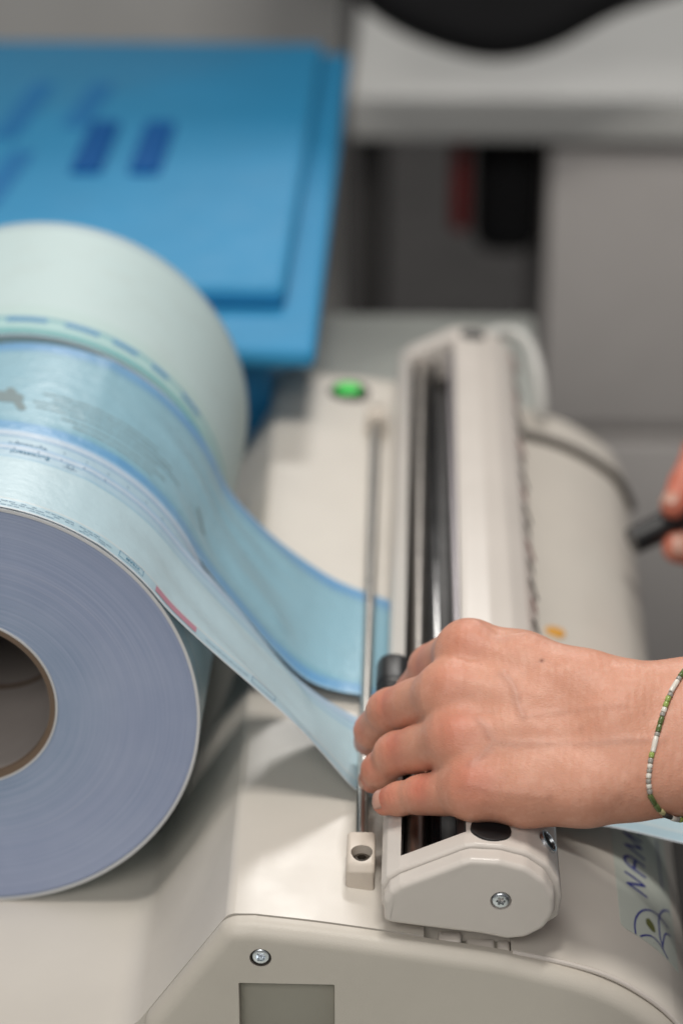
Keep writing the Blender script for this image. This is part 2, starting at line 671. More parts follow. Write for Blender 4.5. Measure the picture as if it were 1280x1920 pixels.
ped = thing('drawer_cabinet', 'grey beige drawer cabinet standing under the right side of the desk', 'cabinet', (400, 1700, -760))
V, Fc = rbox(92, 700, 1436, 2000, -740, -128, 3)
mk('carcass', V, Fc, MAT['drawer'], ped)
for z0, z1 in ((-418, -134), (-736, -432)):
    V, Fc = rbox(88, 704, 1416, 1435.5, z0, z1, 4)
    mk('drawer_front', V, Fc, MAT['drawer'], ped)

ch = thing('backpack', 'black backpack with red trim hanging under the desk beside the cabinet', 'backpack', (50, 1540, -270))
V, Fc = rbox(20, 86, 1500, 1580, -272, -125, 22, 5)
mk('pouch', V, Fc, MAT['black_cloth'], ch)
V, Fc = rbox(-3, 15, 1496, 1540, -245, -125, 6)
mk('trim', V, Fc, MAT['red'], ch)
V, Fc = rbox(-62, -24, 1500, 1560, -150, -124, 7)
mk('trim', V, Fc, MAT['red'], ch)
V, Fc = tube([(-60, 1530, -128), (14, 1530, -128), (40, 1530, -130)], 5)
mk('strap', V, Fc, MAT['black_cloth'], ch)

# black bag on the desk: sagging rounded body, unseen top raised to shade lid
bagP = catmull([(-190, 560), (-165, 160), (-128, 60), (-92, 22), (-50, -6), (0, -24), (40, -28), (85, -16), (140, 14), (220, 42), (320, 90), (340, 560)], 6) + np.array([0, 4.0])
V, Fc = prism_y(bagP + np.array([0, 0.0]), 1290, 1392, 34, 34, 6)
bag = mk('black_bag', V, Fc, MAT['black_cloth'], None, (60, 1340, -40))
tagged(bag, 'black fabric bag with a rounded sagging underside above the desk edge', 'bag')

# ================================================================ blue case
case = thing('storage_case', 'bright blue plastic storage case with a raised lid panel', 'case', (-350, 780, TZ))
V, Fc = rbox(-640, -118, 500, 1090, TZ + .4, 23.6, 14, 4)
mk('body', V, Fc, MAT['blue_rim'], case)
V, Fc = rbox(-660, -91, 470, 1110, 24, 36, 5, 4)
lid = mk('lid', V, Fc, MAT['blue_lid'], case)
V, Fc = rbox(-640, -111, 533, 1088, 36.3, 50, 5, 3)
mk('lid_panel', V, Fc, MAT['blue_lid'], lid)
for x0 in (-263.5, -225):
    V = [(x0, 742, 50), (x0 + 20, 742, 50), (x0 + 20, 854, 50), (x0, 854, 50)]
    P = rounded([(v[0], v[1]) for v in V], 3, 4)
    rr = [np.c_[P, np.full(len(P), 50.2)], np.c_[P, np.full(len(P), 53)], np.c_[inset(P, 1.2), np.full(len(P), 54)]]
    V, Fc = rings_mesh(rr)
    mk('latch', V, Fc, MAT['blue_dark'], lid)
for x0, y0, y1 in ((-318, 670, 790), (-328, 820, 960), (-284, 850, 960), (-348, 640, 760)):
    P = rounded([(x0, y0), (x0 + 17, y0), (x0 + 25, y1), (x0 + 8, y1)], 4, 3)
    V, Fc = rings_mesh([np.c_[P, np.full(len(P), 50.2)], np.c_[P, np.full(len(P), 50.8)]])
    mk('relief_mark', V, Fc, MAT['blue_print'], lid)

# ================================================================ heat sealer
seal = thing('heat_sealer', 'cream bench pouch sealer with a long white pressing lever and steel guide rod', 'sealing machine', (-20, 270, -76))
RP = [(-95, -10.8), (-70, -13.6), (-45, -17.2), (-20, -21), (5, -25.1), (30, -31), (45, -36.7), (58, -45), (68, -54), (75, -63.5), (79.5, -73), (82, -84), (83, -96)]
RC = catmull(RP)
RS = np.r_[0, np.cumsum(np.hypot(*np.diff(RC, axis=0).T))]


def warp(p):
    x, y, z = p
    k = y / 545.0
    if x < -60:
        x -= 12 * k * min(1, (-60 - x) / 30)
    if x > 30:
        x += 11 * k * min(1, (x - 30) / 40)
    return np.array([x, y, z])


def top_pt(s, Y, h=0.0):
    """point on the body's upper skin: s = length along the profile, Y, h above it"""
    i = min(max(int(np.searchsorted(RS, s)) - 1, 0), len(RC) - 2)
    k = (s - RS[i]) / (RS[i + 1] - RS[i])
    p = RC[i] + (RC[i + 1] - RC[i]) * k
    t = RC[i + 1] - RC[i]
    t = t / np.linalg.norm(t)
    q = warp((p[0], Y, p[1]))
    return np.array([q[0] - t[1] * h, Y, q[2] + t[0] * h])


def top_z(x):
    return float(np.interp(x, RC[:, 0], RC[:, 1]))


right = RC[(RC[:, 0] > -94)]
right = right[right[:, 1] > -75.9]
wall = rounded([(-345, -68), (-144.4, -68), (-104.5, -11.0), (-94, -10.9), (-60, -14)], [0, 16, 5.5, 0, 0], 9)[:-1]
prof = np.vstack([[(-345, -76)], [(-345, -68)], wall[1:], right, [(right[-1][0], -76)]])
V, Fc = prism_y(prof, 0, 545, warp=warp)
body = mk('body_shell', V, Fc, MAT['shell'], seal, angle=28)
boolean(body, [rbox(-29, 4.8, -3, 8, -40, 10, .5, 2)])
# floor darkened for the shade in the notch, with hinge lugs
V, Fc = rbox(-28.8, 4.6, 0.2, 7.8, -60, -27.2, .4, 2)
mk('notch_shade_floor', V, Fc, MAT['pocket'], seal)
for x0, x1, dz in ((-23.5, -14.5, 0), (-12.5, -1.5, -1.4), (-.5, 4.3, -.4)):
    zt = top_z((x0 + x1) / 2) - 1.0 + dz
    V, Fc = rbox(x0, x1, .6, 7.4, -28, zt, 1.2, 3)
    mk('hinge_lug', V, Fc, MAT['lever'], seal)

# front and back end panels


def panel_prof(d):
    w = rounded([(-100, -75.6), (-149.4, -75.6), (-104.9, -11.6), (-94, -11.2), (-60, -14.2)], [0, 12, 9.5, 0, 0], 10)[1:-1]
    r = right.copy()
    r = r[r[:, 1] > -75.2]
    lower = np.where(r[:, 0] > 3, np.clip((r[:, 0] - 3) / 40, 0, 1) ** .6 * 1.5, 0)
    r = np.c_[r[:, 0] - lower * .5, r[:, 1] - .4 - lower]
    r = r[r[:, 1] > -66]
    P = np.vstack([w, r, rounded([r[-1], (r[-1][0] + 3.2, -75.6), (-100, -75.6)], [0, 13, 0], 9)[1:-1]])
    return P


pp = panel_prof(0)
pp = resample(pp, 3.5)
pp = pp[np.linalg.norm(pp - np.roll(pp, 1, 0), axis=1) > .4]
V, Fc = prism_y(pp, -9, -.7, 6.6, 0, 8)
front = mk('end_panel', V, Fc, MAT['panel'], seal, angle=50)
boolean(front, [rbox(-100.4, -63.2, -30, -3.2, -73.0, -37.0, .5, 2), lathe([(0, -20), (4.25, -20), (4.25, 4.2), (0, 4.2)], (-91.7, -9, -25.2), closed=False, n=32)])
V, Fc = prism_y(pp * np.array([1, 1]), 545.8, 560, 0, 7, 6, warp=warp)
mk('end_panel', V, Fc, MAT['panel'], seal, angle=50)
for y0, y1 in ((-.7, 0.0), (545.02, 545.78)):
    V, Fc = prism_y(inset(pp, 1.0), y0, y1, warp=warp)
    mk('seam_shade_strip', V, Fc, MAT['pocket'], seal)  # darker slab painted in for the shade inside the seam
V, Fc = rbox(-100.1, -63.5, -4.0, -3.25, -72.7, -37.3, .2, 2)
mk('recessed_window', V, Fc, MAT['pocket'], front)
# lip of the right cover
for yl in (-.9,):
    lipP = [(q[0], yl, q[2]) for q in (top_pt(s, 0, -.75) for s in np.linspace(np.interp(5.4, RC[:, 0], RS), RS[np.argmin(abs(RC[:, 1] + 75))], 60))]
    V, Fc = tube(lipP, 1.05, 10)
    mk('cover_lip', V, Fc, MAT['lever'], seal)
# back seam band across the right cover
bandP = [top_pt(s, 506, .25) for s in np.linspace(np.interp(24, RC[:, 0], RS), RS[np.argmin(abs(RC[:, 1] + 76))], 40)]
V, Fc = tube(bandP, [4.0] * 40, 10)
mk('seam_band', V, Fc, MAT['seam_shade_print'], seal)


def hex_screw(cen, nrm, rad, mat, parent, star=False, name='screw'):
    """button-head screw: domed rim, hexagon or star socket sunk in the middle"""
    nrm = np.array(nrm, float)
    nrm /= np.linalg.norm(nrm)
    u = np.cross(nrm, [0, 0, 1.0]) if abs(nrm[2]) < .8 else np.cross(nrm, [0, 1.0, 0])
    u /= np.linalg.norm(u)
    w = np.cross(nrm, u)
    n = 36
    rings = []
    for r, h, sock in ((rad, -2.5, 0), (rad, 0, 0), (rad * .95, rad * .18, 0), (rad * .78, rad * .3, 0), (rad * .56, rad * .3, 1), (rad * .53, -rad * .45, 1), (rad * .3, -rad * .5, 0)):
        ring = []
        for k in range(n):
            t = 2 * math.pi * k / n
            rr = r
            if sock:
                if star:
                    rr = r * (.82 + .18 * math.cos(6 * t))
                else:
                    q = (t % (math.pi / 3)) - math.pi / 6
                    rr = r * .86 / math.cos(q)
            ring.append(np.array(cen) + nrm * h + rr * (math.cos(t) * u + math.sin(t) * w))
        rings.append(np.array(ring))
    V, Fc = rings_mesh(rings)
    return mk(name, V, Fc, mat, parent, angle=40)


hex_screw((-91.7, -7.3, -25.2), (0, -1, 0), 3.7, MAT['zinc'], front)
V, Fc = lathe([(4.24, -2.4), (3.8, -2.4), (3.8, 1.0), (4.24, 1.0)], (-91.7, -5.9, -25.2), n=36)
mk('screw_washer', V, Fc, MAT['seam_shade_print'], front)

# ---- guide rod and its two mounts
rodP = [(-54.3, 40, -7), (-54.6, 60, -7), (-55.9, 270, -7), (-57.1, 477, -7)]
V, Fc = tube(resample(rodP, 30, False), 2.6, 20)
mk('guide_rod', V, Fc, MAT['steel'], seal)
for yb, sgn in ((25, 1), (492, -1)):
    xb = -54.3 if sgn > 0 else -57.1
    zb = top_z(xb)
    side = [(0, zb - 1), (.3, zb + 7.6), (2.0, zb + 10.4), (6, zb + 12.6), (20.0, zb + 13.6), (22, zb + 12.4), (22, zb - 1)]
    P = rounded(side, [0, 2.2, 3, 3, 1.5, 1.2, 0], 5)
    hw = 5.7
    rr = []
    for x, d in ((-hw, 1.5), (-hw + .2, .85), (-hw + .7, .3), (-hw + 1.5, 0), (hw - 1.5, 0), (hw - .7, .3), (hw - .2, .85), (hw, 1.5)):
        q = inset(P, d)
        rr.append(np.c_[np.full(len(q), xb + x), yb + sgn * q[:, 0], q[:, 1]])
    V, Fc = rings_mesh(rr)
    mt = mk('rod_mount', V, Fc, MAT['bone'], seal, angle=40)
    hx = (xb + .4, yb + sgn * 7.4, zb + 13)
    boolean(mt, [lathe([(0, -6), (4.3, -6), (4.3, 20), (0, 20)], hx, axis='z', n=32, closed=False)])
    hex_screw((hx[0], hx[1], zb + 9.0), (0, 0, 1), 3.6, MAT['tarnish'], mt)

# ---- lever


def chaikin(P, it=2):
    for _ in range(it):
        Q = np.roll(P, -1, 0)
        P = np.stack([.75 * P + .25 * Q, .25 * P + .75 * Q], 1).reshape(-1, 2)
    return P


lev = rounded([(-45.6, -9.5), (-45.8, 1.0), (-43.8, 4.6), (-38.8, 8.0), (-14.0, 19.6), (-10, 20.2), (0, 19.4), (10, 16.8), (18, 11.2), (22.6, 3.6), (23.8, -4), (22.6, -12.6), (18, -16.2), (-12, -13.6)],
              [1.5, 2.5, 2, 3, 3, 6, 8, 8, 8, 8, 8, 3.5, 3, 4], 5)
lev = chaikin(lev, 2)
lev = resample(lev, .8)
V, Fc = prism_y(lev, 4.0, 548, 1.6, 3, 4)
lever = mk('pressing_lever', V, Fc, MAT['lever'], seal, angle=32)
cut = prism_y([(-38.4, -7.0), (-13.4, -7.0), (-13.4, 40), (-38.4, 40)], 13, 532)
holes = [(10.0, 14.5)]
boolean(lever, [cut])
# slot lining, roller, strip
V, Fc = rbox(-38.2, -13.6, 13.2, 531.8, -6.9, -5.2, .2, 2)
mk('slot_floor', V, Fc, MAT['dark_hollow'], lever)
V, Fc = tube(resample([(-32.4, 14, .9), (-32.4, 531, .9)], 60, False), 4.6, 28)
mk('roller', V, Fc, MAT['chrome'], lever)
V, Fc = rbox(-26.5, -22.6, 13.6, 531, -5, 6.5, .5, 2)
mk('cutter_track', V, Fc, MAT['gloss_black'], lever)
V, Fc = rbox(-16.6, -13.65, 13.6, 531.4, -5, 13.6, .5, 2)
mk('edge_strip', V, Fc, MAT['dark_steel'], lever)
V, Fc = rbox(-38.3, -37.6, 13.3, 531.6, -5, 4.2, .2, 2)
mk('edge_strip', V, Fc, MAT['dark_hollow'], lever)
# end caps
capP = rounded([(-44.3, -10.4), (-44.6, -1.5), (-42.4, 3.2), (-38.6, 6.2), (-15.2, 17.4), (-12.0, 18.4), (-1, 18.0), (9, 15.2), (16.4, 9.6), (20.4, 2.2), (20.9, -5.3), (17, -12.6), (10, -17.2), (2.9, -18.2), (-7.4, -16.0), (-28, -13.5), (-42, -11.6)],
               [4.2, 4, 3, 3, 3, 3, 9, 9, 9, 9, 9, 9, 8, 7, 6, 4, 4], 6)
capP = resample(chaikin(resample(capP, 2.0), 3), .9)
for y0, y1 in ((-4.2, 3.6), (548.2, 556)):
    V, Fc = prism_y(capP, y0, y1, 2.4 if y0 < 0 else 0, 0 if y0 < 0 else 2.4, 6)
    cp = mk('end_cap', V, Fc, MAT['lever'], lever, angle=50)
    if y0 < 0:
        boolean(cp, [lathe([(0, -5), (4.1, -5), (4.1, 2.4), (0, 2.4)], (0, -4.2, 0), n=36, closed=False)])
        hex_screw((0, -3.3, 0), (0, -1, 0), 3.55, MAT['zinc'], lever, star=True)
# dark slab in place of the shade between cap and lever, round side
V, Fc = prism_y(inset(capP, 1.0), 3.6, 4.0)
mk('seam_shade_strip', V, Fc, MAT['seam_shade_print'], lever)
# black plugs on top
nt = (.12, 0, 1)
V, Fc = disc_solid((-4.0, 14.6, 19.2), nt, 7.9, 1.3, dish=.25)
mk('plug', V, Fc, MAT['black'], lever)
V, Fc = disc_solid((-2.6, 538, 19.4), nt, 7.2, 1.3, dish=.25)
mk('plug', V, Fc, MAT['black'], lever)
# chromed clip ring on the round side near the front
V, Fc = lathe([(4.9, -.6), (4.9, .7), (4.0, .8), (3.9, -.6)], (0, 0, 0), axis='z', n=36)
rot = Vector((0, 0, 1)).rotation_difference(Vector((.80, -.02, .60))).to_matrix()
V = np.array([np.array(rot @ Vector(v)) for v in V]) + np.array([18.6, 21.0, 10.8])
mk('clip_ring', V, Fc, MAT['zinc'], lever)
V, Fc = disc_solid((18.5, 21.0, 10.7), (.80, -.02, .60), 3.9, .35, bev=.1)
mk('plug', V, Fc, MAT['gloss_black'], lever)
# ruler ticks printed along the round side
for i in range(17):
    y = 205 + i * 20.5
    big = i % 2 == 0
    pts = []
    for t in np.linspace(.0, 1, 5):
        xx = 19.5 + t * (4.0 if big else 2.6)
        zz = 10.2 - t * (10.5 if big else 6.5)
        pts.append((xx + .55, y - 2.2 * t, zz + .35))
    V, Fc = tube(pts, .65 if big else .5, 6)
    mk('ruler_tick', V, Fc, MAT['ink_red'] if i % 3 == 1 else MAT['seam_shade_print'], lever)

# black cutter knob riding in the slot
kb = rounded([(-50.5, 124), (-35.5, 124), (-35.5, 152), (-50.5, 152)], 6.5, 6)
rr = [np.c_[kb, np.full(len(kb), 8.6)], np.c_[kb, np.full(len(kb), 17)]]
for k in range(1, 7):
    t = math.pi / 2 * k / 7
    rr.append(np.c_[inset(kb, 6 * (1 - math.cos(t))), np.full(len(kb), 17 + 6 * math.sin(t))])
V, Fc = rings_mesh(rr)
knob = mk('cutter_knob', V, Fc, MAT['black'], seal, angle=50)
V, Fc = rbox(-41, -28, 132, 146, 3, 9.5, 1)
mk('knob_stem', V, Fc, MAT['black'], knob)

# crank handle on the far right
V, Fc = tube([(80, 374, -32), (92, 379, -28), (112, 388, -20), (140, 400, -10)], [7.2, 7.4, 7.8, 8.2], 20)
crank = mk('crank_handle', V, Fc, MAT['black'], seal)

# white bent tube at the back end of the lever
tb = catmull([(6, 562, 10), (20, 572, 9), (31, 566, 4), (36, 552, -6), (38.5, 540, -20), (39, 536, -30)], 6)
V, Fc = tube(tb, 3.9, 16)
mk('bent_tube', V, Fc, MAT['white_tube'], seal)

# green lit switch
sz = top_z(-74)
V, Fc = lathe([(0, -3), (11.8, -3), (11.8, 1.2), (10.6, 2.2), (8.2, 2.4), (7.8, 1.4), (0, 1.4)], (-74, 528, sz), axis='z', n=40, closed=False)
sw = mk('power_switch', V, Fc, MAT['dark_hollow'], seal)
V, Fc = lathe([(0, 0), (7.4, 0), (7.4, 1.0), (6.6, 1.7), (3.5, 2.2), (0, 2.3)], (-74.6, 528.4, sz + 1.5), axis='z', n=32, closed=False)
mk('switch_lamp', V, Fc, MAT['green'], sw)

# amber warning dot
V, Fc = disc_solid(top_pt(131, 272, .15), (.2, 0, 1), 5.2, .4, n=24, bev=.1)
mk('warning_sticker', V, Fc, MAT['yellow'], seal)

# printed sticker on the right shoulder
lab = rounded([(148.5, 36.9), (182, 36.9), (182, 250), (148.5, 250)], [3, 0, 0, 3], 5)
gs = np.linspace(148.5, 182, 22)
gy = [36.9, 37.4, 38.3, 39.9] + list(np.linspace(42, 250, 40))
V, Fc, idx = [], [], {}
for h in (.06, .22):
    for i, s in enumerate(gs):
        for j, y in enumerate(gy):
            ss = s
            if s < 151.5 and y < 39.9:
                ss = max(s, 151.5 - math.sqrt(max(0, 9 - (39.9 - y) ** 2)))
            idx[h, i, j] = len(V)
            V.append(top_pt(ss, y, h))
for i in range(len(gs) - 1):
    for j in range(len(gy) - 1):
        for h in (.06, .22):
            Fc.append((idx[h, i, j], idx[h, i + 1, j], idx[h, i + 1, j + 1], idx[h, i, j + 1]))
for i in range(len(gs) - 1):
    for j in (0, len(gy) - 1):
        Fc.append((idx[.06, i, j], idx[.06, i + 1, j], idx[.22, i + 1, j], idx[.22, i, j]))
for j in range(len(gy) - 1):
    for i in (0, len(gs) - 1):
        Fc.append((idx[.06, i, j], idx[.06, i, j + 1], idx[.22, i, j + 1], idx[.22, i, j]))
sticker = mk('printed_sticker', V, Fc, MAT['decal'], seal)


def on_sticker(name, P2, Fc, mat, h=.34):
    return mk(name, [top_pt(p[0], p[1], h) for p in P2], Fc, mat, sticker, smooth=True, angle=0)


def smooth_line(p):
    return catmull(p, 8)


for nm, lines, w in (
        ('letter', [[(164.1, 70.9), (153.9, 71.6), (164.0, 78.6), (153.9, 79.6)]], 1.5),
        ('letter', [smooth_line([(164.5, 85.7), (158.3, 85.9), (154.9, 87.3), (154.1, 90.0), (155.4, 93.1), (157.8, 94.4), (160.8, 94.3), (164.7, 94.0)]), [(158.6, 85.9), (160.0, 94.4)]], 1.5),
        ('letter', [[(165.1, 100.0), (155.0, 101.7), (164.5, 107.1), (154.8, 111.4), (164.4, 112.6)]], 1.5),
        ('letter', [[(164.4, 118.5), (154.3, 120.2), (154.3, 127.5)], [(159.6, 119.4), (159.4, 126)], [(164.4, 118.5), (164.2, 126)]], 1.5),
        ('logo_petal', [smooth_line([(155.7, 37.4), (155.6, 42.0), (156.2, 46.7), (157.4, 50.9), (159.4, 55.5), (162.0, 59.4), (164.9, 62.1), (167.4, 63.4), (170.9, 64.0), (173.1, 63.1), (176.5, 61.9)])], .85),
        ('logo_petal', [smooth_line([(158.2, 37.6), (160.9, 40.8), (163.6, 43.0), (166.0, 43.7), (168.2, 43.0), (170.2, 41.9), (171.7, 39.7), (173.6, 37.4)])], .85),
        ('logo_petal', [smooth_line([(171.3, 42.7), (170.0, 47.2), (170.0, 54.1), (170.4, 60.3), (171.6, 65.8), (173.9, 70.9), (176.6, 74.6), (179.3, 76.8)])], .8),
        ('logo_petal', [smooth_line([(171.1, 43.5), (172.1, 48.7), (173.5, 53.6), (175.2, 56.3), (177.8, 57.6)])], .8)):
    VV, FF = [], []
    for ln in lines:
        v, f = stroke2(ln, w)
        k = len(VV)
        VV += v.tolist()
        FF += [tuple(i + k for i in q) for q in f]
    on_sticker(nm, VV, FF, MAT['ink_blue'])
lf = smooth_line([(162.2, 53.1), (163.8, 55.2), (165.2, 55.0), (166.8, 53.0), (167.2, 49.2), (165.9, 47.9), (163.9, 48.5), (162.4, 50.2), (162.2, 53.1)])
on_sticker('logo_leaf', np.vstack([lf.mean(0), lf]), [(0, i, i + 1) for i in range(1, len(lf) - 1)], MAT['ink_olive'])
VV, FF = [], []
y = 90.0
while y < 126:                                   # the row of print too small to read
    L = random.uniform(.9, 1.7)
    for st in ([(174.7, y), (177.0, y + .3)], [(174.7, y), (174.8, y + L * .7)]):
        v, f = stroke2(st, .38)
        k = len(VV)
        VV += v.tolist()
        FF += [tuple(i + k for i in q) for q in f]
    y += L + .5
on_sticker('small_print', VV, FF, MAT['ink_blue'])['kind'] = 'stuff'

# ================================================================ pouch rolls


def roll(name_label, cx, R, y0, y1, ci, tape_mat, group, flare=0.0, face='wound'):
    cz = -68 + R + .4
    t = thing('pouch_roll', name_label, 'pouch roll', (cx, y0, cz), group)
    n = 160
    # wound body: front face, outer skin, back face, inner bore
    prof = [(ci + 2.0, 0.0), (R - 1.0, 0.0), (R - 1.0, y1 - y0), (ci + 2.0, y1 - y0)]
    V, Fc = lathe(prof, (cx, y0, cz), n=n)
    rad = np.hypot(V[:, 0] - cx, V[:, 2] - cz)
    V[rad < ci + 3] += np.array([-4.0, 0, 3.4])          # the core sits a little off centre
    mk('wound_paper', V, Fc, MAT[face], t, angle=30)
    # outermost turn, carrying the print, standing a little proud of the face
    V, Fc, UVs = [], [], []
    rows = [(R - .95, -.7), (R, -.7), (R + .0, y1 - y0 + .3), (R - .95, y1 - y0 + .3)]
    ys = np.linspace(0, 1, 14)
    skin = [(R - .95, -.7, 0.0)] + [(R, -.7 + (y1 - y0 + 1) * v, v) for v in ys] + [(R - .95, y1 - y0 + .3, 1.0)]
    m = len(skin)
    for i in range(n):
        th = 2 * math.pi * i / n
        for r, h, v in skin:
            fl = flare * v ** .8
            V.append((cx - .5 * fl + (r + fl) * math.cos(th), y0 + h, cz + fl + (r + fl) * math.sin(th)))
            UVs.append((th * R / 100.0, v))
    for i in range(n):
        j = (i + 1) % n
        for k in range(m - 1):
            Fc.append((i * m + k, j * m + k, j * m + k + 1, i * m + k + 1))
    o = mk('outer_turn', V, Fc, tape_mat, t, angle=40, uv=UVs)
    V, Fc = lathe([(R - 1.1, -1.0), (R + .15, -1.0), (R + .15, -.72), (R - 1.1, -.72)], (cx, y0, cz), n=n)
    mk('edge_rim', V, Fc, MAT['paper_edge'], t)
    # cardboard core
    V, Fc = lathe([(ci, -.2), (ci + 1.9, -.2), (ci + 1.9, y1 - y0), (ci, y1 - y0)], (cx - 4.0, y0, cz + 3.4), n=96)
    core = mk('core', V, Fc, MAT['card'], t, angle=30)
    V, Fc = lathe([(ci - .9, -.5), (ci + 1.6, -.5), (ci + 1.6, -.22), (ci - .02, 3.5), (ci - .9, 3.5)], (cx - 4.0, y0, cz + 3.4), n=96)
    mk('core_edge', V, Fc, MAT['card_edge'], core)
    V, Fc = lathe([(ci + 1.5, -.7), (ci + 2.3, -.7), (ci + 2.3, -.1), (ci + 1.5, -.1)], (cx - 4.0, y0, cz + 3.4), n=96)
    mk('edge_rim', V, Fc, MAT['paper_edge'], t)
    return t, cz


GR = 'pouch rolls side by side in the tray'
r1, c1 = roll('nearest pouch roll, its lavender paper edge and hollow brown core facing the camera', -216.3, 94.1, 88, 164, 37.2, MAT['tape_pale'], GR)
r2, c2 = roll('middle pouch roll with darker blue film, between the nearest roll and the far whitish roll', -217.0, 92.0, 166.5, 270.5, 37.2, MAT['tape_blue'], GR)
r3, c3 = roll('far whitish pouch roll standing tallest beside the blue case', -221.0, 94.6, 272.0, 388, 37.2, MAT['tape_white'], GR, 7.5, 'pale_face')

# ---------------------------------------------------------------- strips drawn off the rolls


def arc_then(cx, cz, R, a0, a1, pts):
    th = np.radians(np.linspace(a0, a1, 16))
    A = np.c_[cx + R * np.cos(th), cz + R * np.sin(th)]
    P = catmull(np.vstack([A, pts]), 8)
    for k in range(4):                              # keep it outside the roll it leaves
        d = P - np.array([cx, cz])
        r = np.linalg.norm(d, axis=1)
        P = np.array([cx, cz]) + d * (np.maximum(r, R) / r)[:, None]
        P[1:-1] = .25 * P[:-2] + .5 * P[1:-1] + .25 * P[2:]
    d = P - np.array([cx, cz])
    r = np.linalg.norm(d, axis=1)
    return np.array([cx, cz]) + d * (np.maximum(r, R) / r)[:, None]


def even(P, n):
    d = np.r_[0, np.cumsum(np.linalg.norm(np.diff(P, axis=0), axis=1))]
    t = np.linspace(0, d[-1], n)
    return np.c_[np.interp(t, d, P[:, 0]), np.interp(t, d, P[:, 1])]


class Strip:
    """pouch strip lofted between its near and far edge lines"""

    def __init__(self, near, far, y0, y1, n, m, wr):
        self.A, self.B = even(near, n), even(far, n)
        self.y0, self.y1, self.n, self.m = y0, y1, n, m
        d = np.r_[0, np.cumsum(np.linalg.norm(np.diff((self.A + self.B) / 2, axis=0), axis=1))]
        self.s = d
        k = np.linspace(0, 1, m)
        P = np.zeros((n, m, 3))
        P[:, :, 0] = self.A[:, None, 0] * (1 - k) + self.B[:, None, 0] * k
        P[:, :, 2] = self.A[:, None, 1] * (1 - k) + self.B[:, None, 1] * k
        P[:, :, 1] = y0 + (y1 - y0) * k
        self.P = P
        N = np.cross(np.gradient(P, axis=1), np.gradient(P, axis=0))
        N /= np.linalg.norm(N, axis=2)[:, :, None]
        N *= np.sign(N[n // 2, m // 2, 2])
        self.N = N
        if wr is not None:
            self.P = P + N * wr(d[:, None] + 0 * k, y0 + (y1 - y0) * k[None] + 0 * d[:, None], k[None] + 0 * d[:, None])[:, :, None]

    def pt(self, s, Y, h):
        i = np.clip(np.interp(s, self.s, np.arange(self.n)), 0, self.n - 1.001)
        j = np.clip((Y - self.y0) / (self.y1 - self.y0), 0, .9999) * (self.m - 1)
        i0, j0 = int(i), int(j)
        a, b = i - i0, j - j0
        def q(G):
            return (G[i0, j0] * (1 - a) * (1 - b) + G[i0 + 1, j0] * a * (1 - b) + G[i0, j0 + 1] * (1 - a) * b + G[i0 + 1, j0 + 1] * a * b)
        return q(self.P) + q(self.N) * h

    def s_at(self, X):
        i = int(np.argmin(abs((self.A[:, 0] + self.B[:, 0]) / 2 - X)))
        return self.s[i]

    def build(self, name, mat, parent, th=.18):
        n, m = self.n, self.m
        top, bot = self.P + self.N * th / 2, self.P - self.N * th / 2
        V = np.vstack([top.reshape(-1, 3), bot.reshape(-1, 3)])
        o = n * m
        Fc = []
        for i in range(n - 1):
            for j in range(m - 1):
                a = i * m + j
                Fc.append((a, a + 1, a + m + 1, a + m))
                Fc.append((o + a, o + a + m, o + a + m + 1, o + a + 1))
        for i in range(n - 1):
            for j in (0, m - 1):
                a = i * m + j
                Fc.append((a, a + m, o + a + m, o + a))
        uv = np.zeros((n, m, 2))
        uv[:, :, 0] = self.s[:, None] / 100
        uv[:, :, 1] = np.linspace(0, 1, m)[None]
        return mk(name, V, Fc, mat, parent, angle=60, uv=np.vstack([uv.reshape(-1, 2)] * 2))

    def prints(self, name, shapes, mat, parent, h=.3):
        VV, FF = [], []
        for v, f in shapes:
            k = len(VV)
            VV += [self.pt(p[0], p[1], h) for p in v]
            FF += [tuple(i + k for i in q) for q in f]
        return mk(name, VV, FF, mat, parent, smooth=True, angle=0)


def wave(seed, terms):
    r = np.random.default_rng(seed)
    return [(r.uniform(*fs), r.uniform(*fy), r.uniform(0, 6.3), a) for fs, fy, a, c in terms for _ in range(c)]


w1 = wave(3, [((.01, .04), (.10, .22), .22, 4), ((.02, .07), (.22, .5), .13, 5)])
w2 = wave(9, [((.02, .05), (.05, .13), .32, 4), ((.04, .10), (.12, .3), .2, 6)])


def wr1(s, Y, k):
    g = sum(a * np.sin(fs * s + fy * Y + ph) for fs, fy, ph, a in w1)
    return g * np.clip((s - 200) / 34, 0, 3.6) * (.25 + .75 * np.sin(math.pi * k)) * np.clip((322 - s) / 16, 0, 1)


def wr2(s, Y, k):
    g = sum(a * np.sin(fs * s + fy * Y + ph) for fs, fy, ph, a in w2)
    return g * np.clip((s - 186) / 35, 0.0, 2.4) * (.12 + .88 * np.sin(math.pi * k)) * np.clip((312 - s) / 16, 0, 1)


under = [(-50.5, -13.0), (-44, -15.4), (-30, -17.6), (0, -21.2), (24, -22.4), (43.5, -24.2), (61.5, -28.0), (79.5, -32.6), (110, -38), (160, -43), (220, -46)]
cz1 = -68 + 94.5
near1 = arc_then(-216.3, cz1, 94.8, 172, 50, [(-139, 79.6), (-119.4, 58.5), (-94.4, 33.9), (-74.6, 12.1), (-62, -4.5), (-56.2, -10.4)] + under)
far1 = arc_then(-216.3, cz1, 94.8, 172, 58, [(-143, 84), (-112, 46), (-85, 10), (-64.5, -6.2), (-56.2, -10.4)] + under)
t1 = Strip(near1, far1, 87.6, 147.5, 260, 40, wr1)
s1 = t1.build('pouch_strip', MAT['tape_pale'], r1)
tl = []                                                           # wording upside down to the camera
sE = t1.s_at(-188)
v, f = text_mesh('Eurosteril', 5.2)
tl.append((np.c_[sE - v[:, 0] * .82, 141.6 - v[:, 1]], f))
